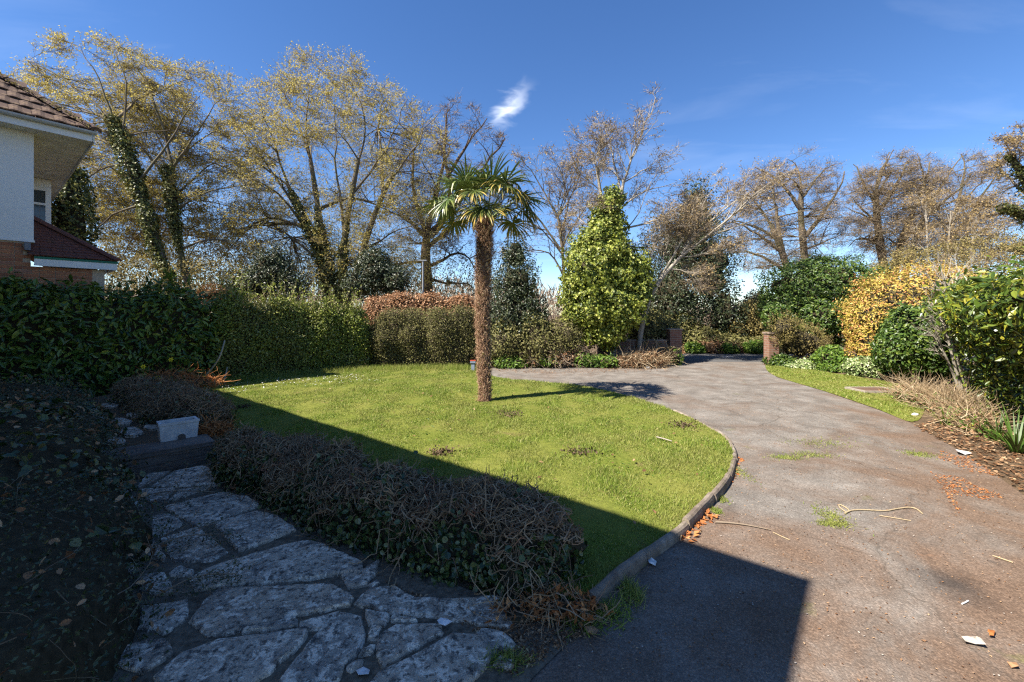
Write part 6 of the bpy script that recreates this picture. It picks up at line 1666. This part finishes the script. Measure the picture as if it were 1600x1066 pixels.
bent("stick", "pale thin twig beyond the end of the dark curved stick", "stick", [(1208, 834), (1222, 841), (1234, 846)], 0.0035, M['rope'], 0.011, 8)
bent("stick", "pale stick lying on the lawn near the kerb", "stick", [(1026, 694), (1038, 697), (1050, 701)], (0.010, 0.006), M['palebark'], 0.09, 8)
bent("stick", "short pale stick at the far right of the drive", "stick", [(1551, 871), (1566, 876), (1583, 882)], 0.0045, M['rope'], 0.012, 8)
bent("stick", "white straw near the dark blotch on the drive", "litter", [(1503, 947), (1508, 945), (1513, 942)], 0.004, M['paper'], 0.012, 6)
bent("stick", "forked twig leaning on the kerb at the shadow edge", "stick", [(1051, 845), (1058, 838), (1066, 838), (1063, 850)], (0.005, 0.003), M['drystem'], 0.03, 10)
# bent cut branch leaning out of the hedge
q = np.array([P(318, 590, 9.6), P(330, 578, 9.55), P(343, 560, 9.5), P(348, 545, 9.6), P(351, 532, 9.8)])
tag(obj("cut_branch", tube1(resample(q, 12), np.linspace(0.022, 0.014, 12), 6), M['palebark'], smooth=True), "pale bent branch leaning out of the laurel hedge corner", "branch")
q = np.array([P(352, 602, 9.9), P(350, 592, 9.95), P(354, 582, 10.0), P(355, 574, 10.1)])
tag(obj("cut_branch", tube1(resample(q, 10), np.linspace(0.02, 0.012, 10), 6), M['palebark'], smooth=True), "short pale curled branch at the hedge foot", "branch")
# litter sheets
def scrap(name, label, pts, mat, z, crumple, seed, cat="litter"):
    r_ = np.random.default_rng(seed)
    g_ = gp(pts, z); c = g_.mean(0) + UP * crumple
    n = len(g_); ring = g_ + UP * (np.abs(r_.normal(size=n)) * crumple * 0.8)[:, None]; mid_ = (ring + c) / 2 + r_.normal(size=(n, 3)) * crumple * 0.4
    mid_[:, 2] = np.maximum(mid_[:, 2], z)
    V = np.concatenate([ring, mid_, [c]]); A = np.arange(n)
    o = obj(name, [(V, np.concatenate([np.stack([A, (A + 1) % n, n + (A + 1) % n], 1), np.stack([A, n + (A + 1) % n, n + A], 1), np.stack([n + A, n + (A + 1) % n, np.full(n, 2 * n)], 1)]))], mat)
    so2 = o.modifiers.new("thickness", 'SOLIDIFY'); so2.thickness = 0.0015
    return tag(o, label, cat)
scrap("torn_wrapper", "torn pale wrapper lying near the bottom right of the drive", [(1502, 1000), (1508, 1010), (1524, 1012), (1541, 1018), (1533, 1006), (1526, 1000), (1512, 1002)], M['foil'], 0.012, 0.022, 1)
scrap("paper_scrap", "small white paper scrap on the paving stones", [(683, 985), (686, 991), (696, 994), (707, 990), (698, 985), (689, 982)], M['paper'], 0.052, 0.006, 2)
scrap("paper_scrap", "flattened white paper at the right edge of the drive", [(1493, 708), (1496, 712), (1508, 713), (1519, 711), (1512, 708)], M['paper'], 0.012, 0.02, 3)
scrap("paper_scrap", "white plastic scrap in the shade beside the kerb", [(1012, 878), (1014, 886), (1024, 888), (1026, 882), (1018, 877)], M['paper'], 0.014, 0.014, 5)
scrap("label_scrap", "small pale and red packet at the bottom of the path", [(556, 1056), (560, 1064), (576, 1064), (578, 1054), (568, 1050)], M['paper'], 0.02, 0.006, 6)
scrap("dead_leaf", "large pale dead leaf in the bed at the kerb's near end", [(913, 988), (918, 998), (930, 1001), (935, 996), (927, 988)], M['beech'], 0.03, 0.012, 7, "leaf")
scrap("dead_leaf", "brown dead leaf beside the torn wrapper", [(1544, 992), (1546, 1000), (1553, 1001), (1554, 990)], M['rustleaf'], 0.012, 0.012, 8, "leaf")
scrap("dead_leaf", "yellow-brown leaf at the bottom right corner", [(1573, 1040), (1580, 1048), (1592, 1050), (1588, 1042)], M['beech'], 0.012, 0.012, 9, "leaf")
# pebble-sized yellow ball
c = np.array((*G(1516, 672), 0.035)); Vs_, Fs_ = uvs(14, 9)
tag(obj("yellow_ball", [(c + Vs_ * 0.05, Fs_)], plain("yellow_rubber", (0.55, 0.5, 0.03), 0.6, 0.3, 0.1, 20.0), smooth=True), "small yellow ball in the weeds at the drive edge", "ball")
# white stone near the right-hand brush
rng = np.random.default_rng(44)
for k, (x, y, s, lab) in enumerate(((1424, 613, 0.05, "pale stone beside the inspection cover"), (1430, 650, 0.045, "pale stone at the drive edge before the dry brush"), (985, 575, 0.06, "white stone at the foot of the brush pile, left"), (1012, 576, 0.06, "white stone at the foot of the brush pile, right"), (868, 572, 0.07, "pale curved stone at the far left drive edge"))):
    V = Vs_ * np.array((1.2, 0.8, 0.7)) * s * (1 + 0.2 * wav(Vs_ * 2, 1.0, k))[:, None]
    tag(obj("stone", [(np.array((*G(x, y), s * 0.4)) + V, Fs_)], M['trough'], smooth=True), lab, "stone")
# daffodils under the laurel hedge
M['daff'] = plain("daffodil_yellow", (0.75, 0.6, 0.03), 0.5, 0.3, 0.1, 20.0)
for k, (px, py, Yd, lab) in enumerate(((267, 562, 8.9, "yellow daffodil nearest the trough under the laurel hedge"), (224, 573, 8.3, "yellow daffodil at the left under the laurel hedge"), (247, 591, 8.2, "low yellow daffodil behind the ivy hump"), (320, 590, 9.3, "yellow daffodil at the foot of the bent branch"))):
    c = P(px, py, Yd); b = np.array((c[0], c[1] + 0.03, 0.0))
    t = thing("daffodil", lab, "flower", tuple(b), "daffodils under the hedge")
    obj("stem", tube1(resample(np.array([b, b * 0.5 + c * 0.5, c]), 6), 0.006, 5), M['strap'], t)
    f = nrmz(np.array((-c[0] * 0.05 + 0.1, -1.0, 0.1))); s = nrmz(np.cross(f, UP)); u3 = np.cross(s, f)
    Vp, Fp = [], []
    for m in range(6):
        an = m * math.pi / 3; dr = s * math.cos(an) + u3 * math.sin(an); sd3 = nrmz(np.cross(f, dr)); b0_ = len(Vp)
        Vp += [c, c + dr * 0.025 + sd3 * 0.016, c + dr * 0.05 + f * 0.004, c + dr * 0.025 - sd3 * 0.016]; Fp.append((b0_, b0_ + 1, b0_ + 2, b0_ + 3))
    obj("petals", [(np.array(Vp), np.array(Fp))], M['daff'], t)
    obj("trumpet", tube1(np.array([c + f * 0.001, c + f * 0.02, c + f * 0.035]), np.array([0.010, 0.012, 0.019]), 10, cap=False), M['daff'], t)
    r_ = np.random.default_rng(k)
    for m in range(7):
        a_ = r_.uniform(0, 6.28); o = np.array((math.cos(a_), math.sin(a_), 0)); s_ = np.array((-o[1], o[0], 0)); pts = [b + o * 0.02, b + o * 0.06 + UP * 0.12, b + o * 0.14 + UP * 0.22, b + o * 0.24 + UP * 0.22]
        V = np.array([v for q_, ww in zip(pts, (0.008, 0.01, 0.008, 0.001)) for v in (q_ - s_ * ww, q_ + s_ * ww)])
        obj("leaf", [(V, np.array([(0, 1, 3, 2), (2, 3, 5, 4), (4, 5, 7, 6)]))], M['strap'], t)
# yucca behind the laurel hedge
yc = P(266, 440, 12.8)
t = thing("yucca_plant", "spiky yucca rosette just above the laurel hedge", "plant", (yc[0], yc[1], 0))
obj("stem", tube1(np.array([(yc[0], yc[1], 0), (yc[0], yc[1], yc[2] * 0.6), yc]), 0.06, 8), M['bark'], t)
r_ = np.random.default_rng(55)
for m in range(46):
    d_ = nrmz(r_.normal(size=3) + np.array((0, 0, 0.55))); s_ = nrmz(np.cross(d_, UP)) ; l = r_.uniform(0.35, 0.6)
    e = yc + d_ * l - UP * 0.05
    V = np.array([yc - s_ * 0.014, yc + s_ * 0.014, yc + d_ * l * 0.5 + s_ * 0.017, yc + d_ * l * 0.5 - s_ * 0.017, e])
    obj("blade", [(V, np.array([(0, 1, 2, 3)])), (V, np.array([(3, 2, 4)]))], M['strap'], t)

# ------------------------------------------------------------------ litter on the ground
rng = np.random.default_rng(500)
def scatter(poly_px, n, z=0.012):
    poly = np.array([G(*q) for q in poly_px]); lo, hi = poly.min(0), poly.max(0); out = []
    while sum(map(len, out)) < n:
        x = rng.uniform(lo[0], hi[0], n * 2); y = rng.uniform(lo[1], hi[1], n * 2); k = inside(poly, x, y); out.append(np.column_stack([x[k], y[k]]))
    q = np.concatenate(out)[:n]; return np.column_stack([q, np.full(n, z)])
def litter(name, label, pts, size, mat, asp=0.6, jit=0.25):
    tag(obj(name, [leaves(pts, np.tile(UP, (len(pts), 1)), np.full(len(pts), size), asp, 'quad', jit, 0.5, 0, rng)], mat), label, "leaf litter", kind='stuff')
right = [(1430, 665), (1490, 700), (1545, 735), (1600, 775), (1600, 900), (1540, 860), (1480, 780), (1440, 720)]
rp_ = scatter(right, 3200); rp_ = rp_[wav(rp_, 2.6, 3) + 0.4 * wav(rp_, 7.0, 1) > 0.45]
litter("leaf_litter", "rust-coloured leaf fragments in drifts along the right side of the drive", rp_, 0.022, M['rustleaf'])
litter("leaf_litter", "brown leaf crumbs spread thinly over the whole drive", scatter([(940, 960), (1100, 800), (1150, 700), (1050, 640), (1200, 600), (1400, 660), (1600, 780), (1600, 1066), (880, 1066)], 3200), 0.014, M['deadleaf'])
litter("leaf_litter", "pale chips and grit on the drive", scatter([(940, 960), (1100, 800), (1150, 700), (1050, 640), (1200, 600), (1400, 660), (1600, 780), (1600, 1066), (880, 1066)], 420), 0.010, M['foil'], 0.8)
litter("leaf_litter", "orange dead leaves gathered against the kerb", np.concatenate([scatter([(1088, 800), (1098, 812), (1118, 812), (1112, 798)], 45, 0.02), scatter([(1060, 840), (1075, 850), (1110, 815), (1098, 808)], 80), scatter([(1130, 760), (1142, 762), (1160, 720), (1152, 715)], 60)]), 0.05, M['rustleaf'], 0.6, 0.5)
litter("leaf_litter", "dead leaves dotted over the lawn", scatter([(500, 600), (900, 620), (1120, 690), (1100, 780), (980, 860), (700, 720), (420, 640)], 110, 0.10), 0.045, M['deadleaf'], 0.6, 0.4)
litter("leaf_litter", "debris and moss in the path edges below the ivy hedge", scatter([(520, 870), (640, 930), (800, 975), (930, 985), (800, 1066), (760, 1000), (600, 910)], 1300, 0.02), 0.022, M['deadleaf'], 0.4, 0.5)
litter("leaf_litter", "brown leaf mould along the far edge of the drive", scatter([(770, 574), (860, 573), (1040, 573), (1060, 580), (900, 585), (780, 582)], 700), 0.05, M['deadleaf'])
litter("leaf_litter", "dead leaves on the right-hand bed", scatter([(1430, 668), (1500, 705), (1600, 775), (1700, 800), (1600, 690), (1500, 640)], 1600, 0.02), 0.05, M['deadleaf'])
# moss and weed tufts on the drive
def tufts(name, label, spots, n, h):
    P0 = []
    for (x, y, w, d_) in spots:
        c = np.array(G(x, y)); P0.append(np.column_stack([c[0] + rng.normal(size=n) * w, c[1] + rng.normal(size=n) * d_, np.full(n, 0.008)]))
    q = np.concatenate(P0); m = len(q); tip = q + np.column_stack([rng.normal(size=(m, 2)) * h * 0.6, rng.uniform(0.3, 1, m) * h]); sd3 = nrmz(rng.normal(size=(m, 3)) * np.array([1, 1, 0])) * 0.004
    tag(obj(name, [(np.stack([q - sd3, q + sd3, tip], 1).reshape(-1, 3), np.arange(m * 3).reshape(-1, 3))], M['blade']), label, "grass", kind='stuff')
tufts("grass_tufts", "thin grass and moss growing through the drive", [(1280, 693, 0.22, 0.12), (1265, 712, 0.14, 0.06), (1228, 716, 0.1, 0.05), (1435, 711, 0.08, 0.06), (1298, 808, 0.05, 0.1), (1300, 820, 0.05, 0.03), (1150, 735, 0.05, 0.15), (1125, 780, 0.03, 0.05), (1118, 800, 0.02, 0.03)], 420, 0.022)
tufts("grass_tufts", "taller grass and weeds at the near end of the kerb", [(950, 960, 0.07, 0.05), (905, 975, 0.08, 0.05), (985, 930, 0.03, 0.05), (790, 1040, 0.05, 0.02)], 260, 0.07)
# bare soil crumbs in the lawn
for k, (x, y, w, lab) in enumerate(((905, 717, 0.10, "small dark mound of bare soil in the right half of the lawn"), (690, 717, 0.07, "small bare soil scrape near the shadow edge of the lawn"), (380, 643, 0.10, "dark soil patch in the shaded corner of the lawn"), (795, 655, 0.12, "thin bare patch in the lawn right of the palm's foot"), (1065, 672, 0.1, "brown worn patch near the far kerb of the lawn"))):
    g_ = np.array(G(x, y)); m = 160
    q = np.column_stack([g_[0] + rng.normal(size=m) * w, g_[1] + rng.normal(size=m) * w, 0.07 + rng.uniform(0, 0.03, m)])
    t = tag(obj("soil_crumbs", [leaves(q, rng.normal(size=(m, 3)), np.full(m, 0.03), 0.9, 'quad', 0.8, 0.3, 0, rng)], M['soil']), lab, "soil", kind='stuff')
rng = np.random.default_rng(61)
m = 260
q = scatter([(330, 606), (420, 597), (560, 590), (600, 600), (440, 612), (350, 622)], m, 0.10)
tag(obj("daisies", [leaves(q, np.tile(UP, (m, 1)), np.full(m, 0.028), 1.0, 'quad', 0.3, 0.5, 0, rng)], M['paper']), "tiny white daisies in the lawn along the hedge foot", "flowers", kind='stuff')
m = 5200
q = scatter([(500, 596), (740, 590), (920, 612), (1120, 690), (1130, 740), (1000, 860), (760, 720), (420, 640)], m, 0.06)
q = q[wav(q, 2.8, 6) > 0.35]; m = len(q)
tag(obj("lawn_weeds", [leaves(q, np.tile(UP, (m, 1)), np.full(m, 0.05), 0.35, 'quad', 0.5, 0.6, 0, rng)], M['weed']), "broad-leaved weeds scattered in patches through the lawn", "weeds", kind='stuff')
